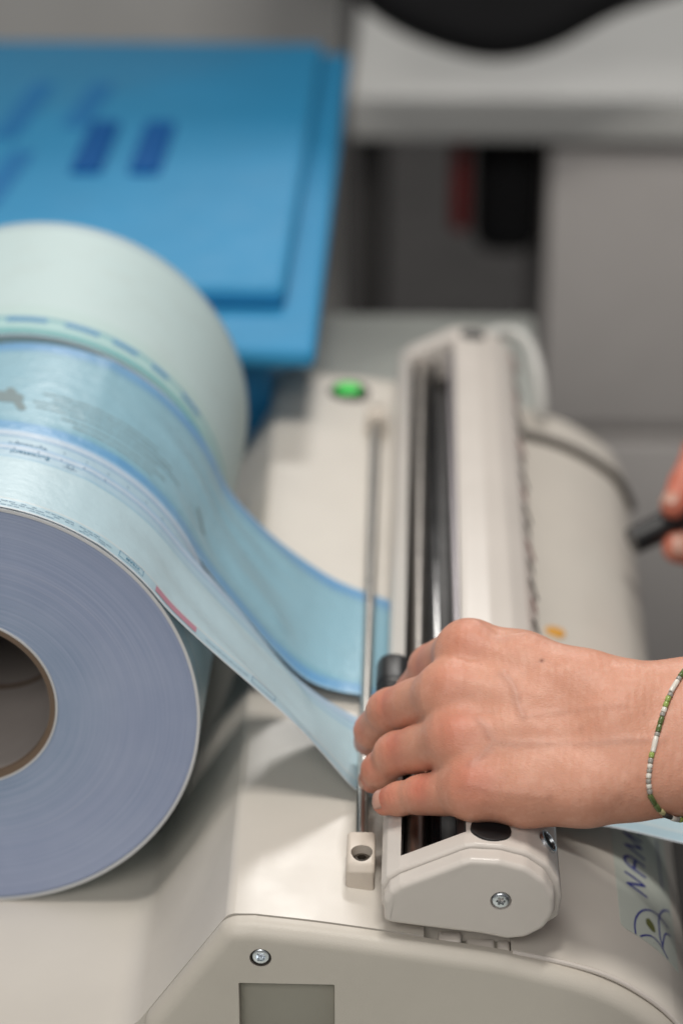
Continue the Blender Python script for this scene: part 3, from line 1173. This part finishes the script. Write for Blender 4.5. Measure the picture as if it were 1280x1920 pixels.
v, f = text_mesh('Eurosteril', 5.2)
t1.prints('lettering', tl, MAT['ink_teal'], s1)
tk = []
s = 10.0
while s < 195:
    tk.append(stroke2([(s, 142.2), (s, 143.4 if int(s / 10) % 2 else 144.0)], .5))
    s += 10
for q in np.arange(sE + 9, 200, 27):
    th = np.linspace(0, 2 * math.pi, 14)
    tk.append(stroke2(np.c_[q + 1.5 * np.cos(th), 139.8 + 1.5 * np.sin(th)], .35))
    tk.append(stroke2([(q - 3, 137.8), (q + 3, 137.8)], .35))
t1.prints('ruler_print', tk, MAT['ink_steel'], s1)['kind'] = 'stuff'
sS, sP = t1.s_at(-149.0), t1.s_at(-138.5)
bx = [(sS - 6.8, 90.4), (sS + 6.2, 90.4), (sS + 6.2, 94.8), (sS - 6.8, 94.8), (sS - 6.8, 90.4)]
sh = [stroke2(bx[i:i + 2], .28) for i in range(4)]
v, f = text_mesh('STEAM', 2.4)
sh.append((np.c_[sS + 3.9 - v[:, 0], 93.6 - v[:, 1]], f))
t1.prints('lettering', sh, MAT['ink_teal'], s1)
sh = []
pk = rounded([(sP - .5, 88.0), (sP + 24.5, 88.0), (sP + 24.5, 92.6), (sP - .5, 92.6)], .5, 3)
pk = resample(pk, 1.2)
midv = []
n2 = 24
for i in range(n2):
    for j in range(3):
        midv.append((sP - .5 + 25 * i / (n2 - 1), 90.2 + 4.4 * j / 2))
ff = [(i * 3 + j, i * 3 + 3 + j, i * 3 + 4 + j, i * 3 + 1 + j) for i in range(n2 - 1) for j in range(2)]
t1.prints('indicator_patch', [(midv, ff)], MAT['ink_pink'], s1)
sh = []
for row in (90.0, 91.7, 93.4):                                    # small print on the near seal band
    s = 22 + row % 3
    while s < sS - 12:
        L = random.uniform(.8, 3.4)
        if random.random() < .74:
            sh.append(stroke2([(s, row), (s + L, row)], .34))
        s += L + .7
box2 = t1.s_at(-98)
sh += [stroke2([(box2 - 7, 90.3), (box2 + 6, 90.3)], .3), stroke2([(box2 - 7, 94.3), (box2 + 6, 94.3)], .3), stroke2([(box2 - 7, 90.3), (box2 - 7, 94.3)], .3), stroke2([(box2 + 6, 90.3), (box2 + 6, 94.3)], .3)]
s = sP + 30
while s < box2 - 10:
    L = random.uniform(1, 3)
    sh.append(stroke2([(s, 91.9), (s + L, 91.9)], .34))
    s += L + .8
t1.prints('small_print', sh, MAT['ink_steel'], s1)['kind'] = 'stuff'
# second line of wording, on the turn below that peeps out beyond the strip
rw = []
v, f = text_mesh('Eurosteril', 4.6)


class Turn:
    pass


VV, FF = [], []
thE = math.radians(73.5)
for p in np.c_[v[:, 0] * .9, v[:, 1]]:
    th = thE + p[0] / 94.3
    VV.append((-216.3 + 94.35 * math.cos(th), 150.6 - p[1], cz1 + 94.35 * math.sin(th)))
FF = [tuple(q) for q in f]
mk('lettering', VV, FF, MAT['ink_steel'], r1, angle=0)
VV, FF = [], []
for th in np.radians(np.arange(38, 100, 6.2)):
    k = len(VV)
    for dth, yy in ((-.003, 150.9), (.003, 150.9), (.003, 152.2), (-.003, 152.2)):
        VV.append((-216.3 + 94.35 * math.cos(th + dth), yy, cz1 + 94.35 * math.sin(th + dth)))
    FF.append((k, k + 1, k + 2, k + 3))
mk('ruler_print', VV, FF, MAT['ink_steel'], r1, angle=0)

cz2 = -68 + 92.4
near2 = arc_then(-217, cz2, 93.6, 170, 52, [(-149.5, 86.5), (-122.9, 48.4), (-108.9, 29.3), (-97.3, 13.6), (-86, .8), (-77, -5.2), (-66, -8.6), (-56.2, -10.2)] + under)
far2 = arc_then(-217, cz2, 93.6, 170, 62, [(-172, 95), (-155, 76), (-130.5, 50.5), (-105.7, 22), (-80.1, 1), (-66, -7.0), (-56.4, -10.6)] + under[:6])
near2 = near2[near2[:, 0] < 20]
far2 = far2[far2[:, 0] < 20]
t2 = Strip(near2, far2, 168.5, 269.3, 220, 60, wr2)
s2 = t2.build('pouch_strip', MAT['tape_blue'], r2)
gr = []
g0 = t2.s_at(-203)
for row, a0, a1 in ((196, 2, 62), (201, 0, 70), (206, 8, 64), (211, 3, 58), (190, 14, 60), (185, 20, 55)):
    s = g0 + a0
    while s < g0 + a1:
        L = random.uniform(3, 9)
        gr.append(stroke2([(s, row), (s + L, row)], 1.1))
        s += L + 1.4
th = np.linspace(0, 2 * math.pi, 16)
gr.append(stroke2([(g0 - 18, 205), (g0 - 10, 203)], 11))
gr.append(stroke2([(g0 - 12, 212), (g0 - 4, 192)], 4))
gr.append(stroke2([(g0 + 92, 205), (g0 + 100, 196)], 2.4))
t2.prints('faded_print', gr, MAT['ink_grey'], s2, .25)['kind'] = 'stuff'
# dashes of blue print on the far roll's near band
VV, FF = [], []
for a0, a1 in ((106, 97), (93.5, 82), (77, 67), (63, 55), (50, 44), (38, 30)):
    th = np.radians(np.linspace(a0, a1, 8))
    k = len(VV)
    for t in th:
        for yy in (281.5, 285.0):
            q_ = 7.5 * ((yy - 272.0) / 116) ** .8
            VV.append((-221 - .5 * q_ + (94.95 + q_) * math.cos(t), yy, c3 + q_ + (94.95 + q_) * math.sin(t)))
    FF += [(k + 2 * i, k + 2 * i + 1, k + 2 * i + 3, k + 2 * i + 2) for i in range(7)]
mk('faded_print', VV, FF, MAT['ink_cyan'], r3, angle=0)['kind'] = 'stuff'

# ================================================================ person: two bare hands


class Field:
    def __init__(self, lo, hi, h):
        self.lo, self.h = np.array(lo, float), h
        self.n = np.ceil((np.array(hi) - self.lo) / h).astype(int) + 1
        self.D = np.full(self.n, 60.0, np.float32)

    def axes(self, a, b):
        return [(self.lo[i] + self.h * np.arange(a[i], b[i])).astype(np.float32) for i in range(3)]

    def win(self, p0, p1, pad):
        a = np.maximum(np.floor((np.minimum(p0, p1) - pad - self.lo) / self.h).astype(int), 0)
        b = np.minimum(np.ceil((np.maximum(p0, p1) + pad - self.lo) / self.h).astype(int) + 1, self.n)
        return a, b

    def cone(self, p0, p1, r0, r1, k):
        """smooth-union a tapered capsule"""
        p0, p1 = np.array(p0, float), np.array(p1, float)
        a, b = self.win(p0, p1, max(r0, r1) + k + 3)
        if np.any(b <= a):
            return
        X, Y, Z = self.axes(a, b)
        d = p1 - p0
        L2 = float(d @ d) + 1e-9
        x, y, z = X[:, None, None] - p0[0], Y[None, :, None] - p0[1], Z[None, None, :] - p0[2]
        t = np.clip((x * d[0] + y * d[1] + z * d[2]) / L2, 0, 1).astype(np.float32)
        q = np.sqrt((x - t * d[0]) ** 2 + (y - t * d[1]) ** 2 + (z - t * d[2]) ** 2) - (r0 + (r1 - r0) * t)
        S = self.D[a[0]:b[0], a[1]:b[1], a[2]:b[2]]
        S[...] = smin(S, q, k)

    def chain(self, pts, rs, k):
        for i in range(len(pts) - 1):
            self.cone(pts[i], pts[i + 1], rs[i], rs[i + 1], k)

    def at(self, p):
        g = (np.array(p) - self.lo) / self.h
        i = np.clip(np.floor(g).astype(int), 0, self.n - 2)
        f = g - i
        D = self.D
        v = 0
        for dx in (0, 1):
            for dy in (0, 1):
                for dz in (0, 1):
                    w = (f[0] if dx else 1 - f[0]) * (f[1] if dy else 1 - f[1]) * (f[2] if dz else 1 - f[2])
                    v += w * D[i[0] + dx, i[1] + dy, i[2] + dz]
        return float(v)


def smin(a, b, k):
    if k <= 0:
        return np.minimum(a, b)
    h = np.maximum(k - np.abs(a - b), 0) / k
    return np.minimum(a, b) - h * h * k * .25


def surface_net(fd):
    D, h, lo = fd.D, fd.h, fd.lo
    s = D < 0
    nx, ny, nz = D.shape
    c = np.zeros((nx - 1, ny - 1, nz - 1), np.uint8)
    for dx in (0, 1):
        for dy in (0, 1):
            for dz in (0, 1):
                c += s[dx:nx - 1 + dx, dy:ny - 1 + dy, dz:nz - 1 + dz]
    act = (c > 0) & (c < 8)
    cells = np.argwhere(act)
    idx = np.full(act.shape, -1, np.int64)
    idx[act] = np.arange(len(cells))
    acc = np.zeros((len(cells), 3))
    cnt = np.zeros(len(cells))
    cor = [(x, y, z) for x in (0, 1) for y in (0, 1) for z in (0, 1)]
    for p in cor:
        for ax in range(3):
            if p[ax]:
                continue
            q = list(p)
            q[ax] = 1
            v0 = D[cells[:, 0] + p[0], cells[:, 1] + p[1], cells[:, 2] + p[2]]
            v1 = D[cells[:, 0] + q[0], cells[:, 1] + q[1], cells[:, 2] + q[2]]
            m = (v0 < 0) != (v1 < 0)
            t = np.where(m, v0 / np.where(m, v0 - v1, 1), 0)
            pos = np.tile(np.array(p, float), (len(cells), 1))
            pos[:, ax] = t
            acc[m] += pos[m]
            cnt[m] += 1
    V = lo + h * (cells + acc / cnt[:, None])
    Q = []
    for ax in range(3):
        o = [i for i in range(3) if i != ax]
        sl0 = [slice(1, -1)] * 3
        sl1 = [slice(1, -1)] * 3
        sl0[ax], sl1[ax] = slice(0, -1), slice(1, None)
        cr = s[tuple(sl0)] != s[tuple(sl1)]
        e = np.argwhere(cr)
        off = np.array([1, 1, 1])
        off[ax] = 0
        e = e + off
        fl = s[e[:, 0], e[:, 1], e[:, 2]]
        qs = []
        for a, b in ((0, 0), (1, 0), (1, 1), (0, 1)):
            q = e.copy()
            q[:, o[0]] -= a
            q[:, o[1]] -= b
            qs.append(idx[q[:, 0], q[:, 1], q[:, 2]])
        qs = np.array(qs).T
        if ax == 1:
            fl = ~fl
        qs[fl] = qs[fl][:, ::-1]
        Q.append(qs)
    Q = np.vstack(Q)
    Q = Q[(Q >= 0).all(1)]
    return V, Q


def relax(V, Q, it, lam=.5):
    n = len(V)
    E = np.vstack([Q[:, [0, 1]], Q[:, [1, 2]], Q[:, [2, 3]], Q[:, [3, 0]]])
    E = np.vstack([E, E[:, ::-1]])
    deg = np.bincount(E[:, 0], minlength=n)[:, None]
    for k in range(it):
        for l in (lam, -lam * 1.04):
            A = np.stack([np.bincount(E[:, 0], V[E[:, 1], i], n) for i in range(3)], 1) / np.maximum(deg, 1)
            V = V + l * (A - V)
    return V


def vnormals(V, Q):
    N = np.cross(V[Q[:, 2]] - V[Q[:, 0]], V[Q[:, 3]] - V[Q[:, 1]])
    out = np.zeros_like(V)
    for j in range(4):
        for i in range(3):
            out[:, i] += np.bincount(Q[:, j], N[:, i], len(V))
    return out / (np.linalg.norm(out, axis=1)[:, None] + 1e-9)


def skin_object(name, V, Q, tint, parent):
    org = WPOS[parent]
    me = bpy.data.meshes.new(name)
    me.from_pydata(((V - org) * M).tolist(), [], Q.tolist())
    me.materials.append(MAT['skin'])
    at = me.color_attributes.new('tint', 'FLOAT_COLOR', 'POINT')
    at.data.foreach_set('color', np.c_[tint, np.ones(len(V))].astype(np.float32).ravel())
    me.polygons.foreach_set('use_smooth', [True] * len(me.polygons))
    me.update()
    o = bpy.data.objects.new(name, me)
    COL.objects.link(o)
    o.parent = parent
    WPOS[o] = org
    return o


person = thing('person', 'person reaching in from the right, bare hands on the lever and crank handle', 'person', (150, 200, -40))

# --- near hand: joints (mm).  dorsal side faces up and towards the camera
A = np.array
FING = {
    'index': ([A((-13.8, 76.4, 63.0)), A((-26.5, 101, 43.0)), A((-34, 110, 26.0)), A((-37, 119, 17.0))], [11.6, 9.0, 7.6, 6.4]),
    'middle': ([A((-21.4, 58.9, 54.0)), A((-43.3, 81.5, 33.0)), A((-51.0, 93, 16.5)), A((-52.6, 102, 6.0))], [11.4, 8.7, 7.5, 6.3]),
    'ring': ([A((-17.8, 42.3, 43.0)), A((-40.2, 59.5, 26.0)), A((-47.6, 64.0, 15.5)), A((-50.0, 70.5, 7.0))], [11.0, 8.3, 7.1, 6.0]),
    'pinky': ([A((-11.7, 25.7, 31.0)), A((-30.0, 37.0, 21.0)), A((-39.2, 41.5, 16.2)), A((-44.8, 44.5, 12.6))], [10.4, 7.4, 6.5, 5.5])}
MC0 = {'index': A((43.6, 47.5, 56.0)), 'middle': A((43.4, 41, 50.5)), 'ring': A((43.3, 34.5, 44.0)), 'pinky': A((43.4, 28.5, 38.0))}
HN = A((0, -.62, .78))                                            # dorsal direction
HN = HN / np.linalg.norm(HN)
HW = A((0, .78, .62))                                             # towards the index side
fd = Field((-66, -12, -6), (142, 134, 92), .75)
P_ = Field((-66, -12, -6), (142, 134, 92), .75)
for nm, (jt, rs) in FING.items():
    m0 = MC0[nm]
    a_ = jt[0] + A((3, 0, 0))
    mid_ = (a_ + m0) / 2 - HN * .6
    P_.chain([m0, mid_, a_], [12.5, 11.4, rs[0] - .8], 9)
# palm mass below the metacarpals, thenar and hypothenar pads, wrist, forearm
P_.chain([A((40, 44, 42)), A((8, 58, 44)), A((-10, 62, 46))], [15, 13, 9], 9)
P_.chain([A((13.3, 68.3, 58)), A((33.9, 58.4, 56.5)), A((54.6, 53.0, 54.0)), A((73.5, 55.3, 54.0)), A((150, 63, 57))], [11.6, 13.0, 14.0, 15.0, 19.5], 10)
P_.chain([A((10, 22.6, 31.5)), A((32.7, 22.6, 34)), A((53.5, 27.5, 36.0)), A((72.2, 31.4, 37.6)), A((150, 31, 42))], [9.8, 11.7, 13.0, 14.3, 19], 10)
P_.chain([A((46, 40, 45)), A((75, 43, 46)), A((150, 47, 50))], [16.5, 17.5, 25], 10)
P_.chain([A((44, 60, 46)), A((18, 90, 34))], [13, 10.5], 10)
mc = [FING[n_][0][0] for n_ in ('index', 'middle', 'ring', 'pinky')]
for a_, b_ in zip(mc[:-1], mc[1:]):                               # flesh between the knuckles
    P_.cone(a_ + A((5, 0, 0)) + HN * .6, b_ + A((5, 0, 0)) + HN * .6, 9.2, 9.2, 8)
    P_.cone(a_ + A((20, -4, -1)) + HN * .4, b_ + A((20, -1, 0)) + HN * .4, 10.6, 10.6, 9)
fd.D[...] = P_.D
for nm, (jt, rs) in FING.items():
    f1 = Field((-66, -12, -6), (142, 134, 92), .75)
    f1.chain(jt, rs, 2.5)
    d0 = jt[1] - jt[0]
    f1.cone(jt[0] + HN * .8, jt[0] + HN * .8 - d0 * .12, rs[0] - .9, rs[0] - 1.8, 5)      # knuckle
    pn = HN * .75 + A((-.55, 0, .2))
    f1.cone(jt[1] + pn * .9, jt[1] + pn * .9 + d0 * .06, rs[1] - .5, rs[1] - .7, 3)            # middle joint
    mid2 = (jt[0] * .45 + jt[1] * .55)
    f1.cone(mid2 - HN * 1.5, mid2 - HN * 1.5 + d0 * .1, rs[1] + .1, rs[1] - .1, 4)
    both = smin(P_.D, f1.D, 7.5)
    fd.D[...] = smin(fd.D, both, 1.0)
f1 = Field((-66, -12, -6), (142, 134, 92), .75)
f1.chain([A((30, 78, 39)), A((17, 97, 31)), A((-4, 110, 28.5)), A((-20, 114, 27.5))], [12, 10.2, 8.8, 7.2], 3)
both = smin(P_.D, f1.D, 9)
fd.D[...] = smin(fd.D, both, 1.0)
# tendons fanning over the back of the hand
for nm, (jt, rs) in FING.items():
    p0 = jt[0] + HN * (rs[0] - 1.2)
    p1 = A((58, 43, 46)) + HN * 13.0 + (MC0[nm] - MC0['middle']) * .35
    fd.cone(p0 + HN * .5, p0 + HN * .2 + (p1 - p0) * .7, 1.8, 1.0, 6)
V, Q = surface_net(fd)
V = relax(V, Q, 5)
N = vnormals(V, Q)
if np.mean(np.sum(N * (V - V.mean(0)), 1)) < 0:
    Q = Q[:, ::-1]
    N = -N
uX, uW = V[:, 0], V @ HW
back = np.clip((N @ HN) * 1.6 - .1, 0, 1)


def line_d(pts):
    d = np.full(len(V), 1e3)
    pts = [A((p[0], A(p) @ HW)) for p in pts]
    for a, b in zip(pts[:-1], pts[1:]):
        e = b - a
        t = np.clip(((uX - a[0]) * e[0] + (uW - a[1]) * e[1]) / (e @ e), 0, 1)
        d = np.minimum(d, np.hypot(uX - a[0] - t * e[0], uW - a[1] - t * e[1]))
    return d


veins = [[(0.5, 52, 67), (4.6, 46, 65), (5.6, 40, 62), (8, 34, 60)], [(-9, 33, 60), (-3.5, 24.5, 56), (-8, 20.5, 53), (-12, 18, 50)],
         [(-3.5, 24.5, 56), (6, 23.5, 55.5), (14, 23.7, 55), (38, 24.7, 53), (60, 27, 52)], [(-10, 77, 76), (-1, 69, 72), (10, 75, 70), (24, 70, 68)],
         [(8, 34, 60), (24, 37, 60), (46, 38, 60)], [(-14, 12, 44), (0, 9, 43), (16, 7, 42)]]
vd = np.full(len(V), 0.0)
vt = np.full(len(V), 0.0)
for i, ln in enumerate(veins):
    d = line_d(ln)
    amp = (.95, .75, .6, .8, .4, .35)[i]
    vd = np.maximum(vd, amp * np.exp(-(d / 1.7) ** 2))
    vt = np.maximum(vt, (1, .9, .65, .6, .35, .35)[i] * np.exp(-(d / 2.1) ** 2))
off = vd * back * .62
red = np.zeros(len(V))
for nm, (jt, rs) in FING.items():
    for j, (w, sg) in enumerate(((.6, 7), (.95, 5.0), (.6, 4.2), (.95, 5.5))):
        if nm in ('index', 'middle') and j == 0:
            w *= .55
        c = jt[j] + (HN * rs[j] if j < 2 else A((-.6, -.4, .5)) * rs[j])
        red = np.maximum(red, w * np.exp(-np.sum((V - c) ** 2, 1) / (2 * sg * sg)))
    # skin folds over the middle and end joints
    for j, offs in ((1, (-2.9, -1.3, .5, 2.3)), (2, (-1.2, .6))):
        ax = jt[j + 1] - jt[j - 1]
        ax = ax / np.linalg.norm(ax)
        q = V - jt[j]
        al = q @ ax + .5 * np.sin(V[:, 1] * .9 + V[:, 2] * .7)
        dr = np.clip(np.sum(N * (HN * .7 + A((-.6, 0, .3))), 1) * 1.5 - .25, 0, 1)
        near = np.exp(-np.sum(q ** 2, 1) / (2 * (rs[j] * 1.15) ** 2))
        for o_ in offs:
            off -= .42 * dr * near * np.exp(-((al - o_) / .62) ** 2)
# fine cross creases on the back of the hand
cre = np.sin(uX * 1.9 + 1.7 * np.sin(uW * .21) + .8 * np.sin(uX * .23)) * .5 + np.sin(uX * .9 - uW * .75) * .3 + np.sin(uX * .8 + uW * .9 + 1) * .3
off += back * cre * .07
off += .35 * np.sin(uX * .17 + 1) * np.sin(uW * .21 + .4) * back
V = V + N * off[:, None]
mole = np.exp(-(((uX - 15.4) / 1.0) ** 2 + ((uW - (A((0, 59.8, 66)) @ HW)) / 1.1) ** 2) * 1.4) * (back > .2)
for px_, py_, pz_, am in ((52, 12, 46, .18), (44, 6, 44, .15), (62, 40, 58, .15), (30, 30, 56, .12), (18, 8, 40, .22)):
    mole = np.maximum(mole, am * np.exp(-(((uX - px_) / 1.6) ** 2 + ((uW - (A((0, py_, pz_)) @ HW)) / 1.6) ** 2)))
tint = np.c_[np.clip(red, 0, 1), np.clip(vt * back, 0, 1), np.clip(mole * 1.0, 0, 1)]
hand = skin_object('arm', V, Q, tint, person)


def nail(tip, prev, out, side, r, L, mat=MAT['nail']):
    """curved nail plate: shell lying on the dorsal side of a fingertip"""
    ax = tip - prev
    ax = ax / np.linalg.norm(ax)
    out = out - ax * (out @ ax)
    out = out / np.linalg.norm(out)
    sd = np.cross(ax, out)
    Vn, Fn = [], []
    nu, nv = 9, 9
    for k, dr in enumerate((0.0, .5)):
        for i in range(nu):
            u = i / (nu - 1)
            wv = 1 - .22 * (2 * u - 1) ** 4
            for j in range(nv):
                ph = (j / (nv - 1) - .5) * 1.55 * wv
                rad = r + .15 + dr - .5 * (1 - u) - 1.3 * max(0, u - .55) ** 2 * 4
                Vn.append(tip - ax * L * .55 + ax * L * u + rad * (math.cos(ph) * out + math.sin(ph) * sd) - out * .1)
    m = nu * nv
    for i in range(nu - 1):
        for j in range(nv - 1):
            q = i * nv + j
            Fn.append((q, q + 1, q + nv + 1, q + nv))
            Fn.append((m + q, m + q + nv, m + q + nv + 1, m + q + 1))
    for i in range(nu - 1):
        for j in (0, nv - 1):
            q = i * nv + j
            Fn.append((q, q + nv, m + q + nv, m + q))
    for j in range(nv - 1):
        for i in (0, nu - 1):
            q = i * nv + j
            Fn.append((q, q + 1, m + q + 1, m + q))
    return mk('fingernail', Vn, Fn, mat, hand, angle=0)


for nm, L in (('index', 9), ('middle', 9.5), ('ring', 9), ('pinky', 6.5)):
    jt, rs = FING[nm]
    nail(jt[3], jt[2], A((-.85, -.22, .3)), 0, rs[3], L)

# --- bracelet: beads strung round the wrist
CV = A((0, -.87, .49))
wc = A((76.5, 43, 47))


def ring_pt(ph, lift):
    u = A((0, .49, .87))
    d = math.cos(ph) * u + math.sin(ph) * CV
    d = d - A((1, 0, 0)) * .85 * (d @ CV)
    r = 5.0
    while fd.at(wc + d * r) < 0 and r < 60:
        r += .3
    return wc + d * r + d / np.linalg.norm(d) * lift


loop = np.array([ring_pt(t, 1.0) for t in np.linspace(0, 2 * math.pi, 121)])
brace = thing('bracelet', 'thin beaded bracelet of green and white glass beads around the near wrist', 'bracelet', loop[30])
V_, F_ = tube(loop, .45, 6)
mk('cord', V_, F_, BEADS['y'], brace)
dl = np.r_[0, np.cumsum(np.linalg.norm(np.diff(loop, axis=0), axis=1))]
proto = {}


def bead_mesh(kind, L, r):
    key = (kind, L)
    if key not in proto:
        pr = [(.5, -L / 2), (r * .85, -L / 2 + .1), (r, -L / 2 + .45), (r, L / 2 - .45), (r * .85, L / 2 - .1), (.5, L / 2)]
        V_, F_ = lathe(pr, (0, 0, 0), axis='z', n=12)
        o = mk('bead', V_, F_, BEADS[kind], brace, angle=40)
        # the mesh is stored about its own centre
        me = o.data
        org = WPOS[brace] * M
        for v in me.vertices:
            v.co = v.co + Vector(org)
        proto[key] = me
        return me, o
    o = bpy.data.objects.new('bead', proto[key])
    COL.objects.link(o)
    o.parent = brace
    return proto[key], o


seq = [('g', 4), ('g', 5), ('s', 1.8), ('w', 6.5), ('s', 1.8), ('l', 2.4), ('l', 2.4), ('w', 2.2), ('s', 1.6), ('g', 3.2), ('g', 3.2), ('s', 1.6), ('w', 6.5), ('l', 2.2), ('s', 2), ('w', 1.8), ('s', 1.6), ('w', 2), ('s', 1.8), ('w', 1.8), ('s', 2), ('g', 5), ('g', 4), ('y', 3), ('c', 5), ('w', 3), ('s', 2), ('l', 2.2)]
pos, i = 2.0, 0
start = 4.0
while pos < dl[-1] - 3:
    kd, L = seq[i % len(seq)]
    i += 1
    c = start + pos + L / 2
    p = np.array([np.interp(c % dl[-1], dl, loop[:, q]) for q in range(3)])
    p2 = np.array([np.interp((c + .8) % dl[-1], dl, loop[:, q]) for q in range(3)])
    me, o = bead_mesh(kd, L, 1.08)
    o.location = Vector((p - WPOS[brace]) * M)
    o.rotation_euler = Vector(p2 - p).to_track_quat('Z', 'X').to_euler()
    pos += L + .12

# --- far hand on the crank, mostly beyond the picture's edge
f2 = Field((76, 310, -86), (262, 470, 70), 1.3)
axh = A((60, 26, 22)) / np.linalg.norm(A((60, 26, 22)))
hc = A((118, 391, -17.5))
f2.chain([A((250, 402, -20)), A((190, 402, -18)), A((165, 404, -12))], [27, 24, 22], 12)
for k in range(4):                                                # knuckles over the top of the handle
    b0 = hc + axh * (8 + k * 18) + A((0, 12, 22 - k))
    f2.chain([A((172, 412, -4)), b0 + A((10, 8, 2)), b0], [15, 12, 10.5], 9)
V2 = None
base2 = f2.D.copy()
for k in range(4):
    c = hc + axh * (-6 + k * 17)
    f3 = Field((76, 310, -86), (262, 470, 70), 1.3)
    pts = [c + A((16, 22, 21)), c + A((2, 2, 19)) + axh * 1, c + A((-3, -13, 8)), c + A((-2, -14, -6))]
    if k == 0:
        pts = [A((136, 446, 0)), A((118, 418, 0)), A((108, 392, -6)), A((101, 379, -13))]
    f3.chain(pts, [10, 9, 8.2, 7], 3)
    f2.D[...] = smin(f2.D, smin(base2, f3.D, 6), 1)
f3 = Field((76, 310, -86), (262, 470, 70), 1.3)
f3.chain([A((160, 392, -34)), A((136, 379, -40)), A((122, 373, -37)), A((104, 371.5, -34))], [14, 11, 9.6, 8.2], 3)
f2.D[...] = smin(f2.D, smin(base2, f3.D, 8), 1)
V2, Q2 = surface_net(f2)
V2 = relax(V2, Q2, 4)
N2 = vnormals(V2, Q2)
if np.mean(np.sum(N2 * (V2 - V2.mean(0)), 1)) < 0:
    Q2 = Q2[:, ::-1]
arm2 = skin_object('arm', V2, Q2, np.c_[np.full(len(V2), .95), np.zeros(len(V2)), np.zeros(len(V2))], person)  # strong red tint darkens this skin in place of shade
hand_keep = hand
hand = arm2
nail(A((104, 371.5, -34)), A((122, 373, -37)), A((-.25, -.75, .6)), 0, 8.2, 11)
nail(A((101, 379, -13)), A((108, 392, -6)), A((-.4, -.2, .9)), 0, 7, 10)
hand = hand_keep
# sleeves past the picture's edge
V_, F_ = tube(catmull([(128, 47, 49), (200, 50, 52), (280, 55, 50), (360, 62, 40)], 6), [31] * 6 + [35] * 6 + [42] * 7, 32)
mk('sleeve', V_, F_, MAT['sleeve'], person)
V_, F_ = tube(catmull([(232, 402, -20), (290, 402, -22), (360, 400, -26), (420, 396, -30)], 6), [34] * 6 + [38] * 6 + [44] * 7, 32)
mk('sleeve', V_, F_, MAT['sleeve'], person)
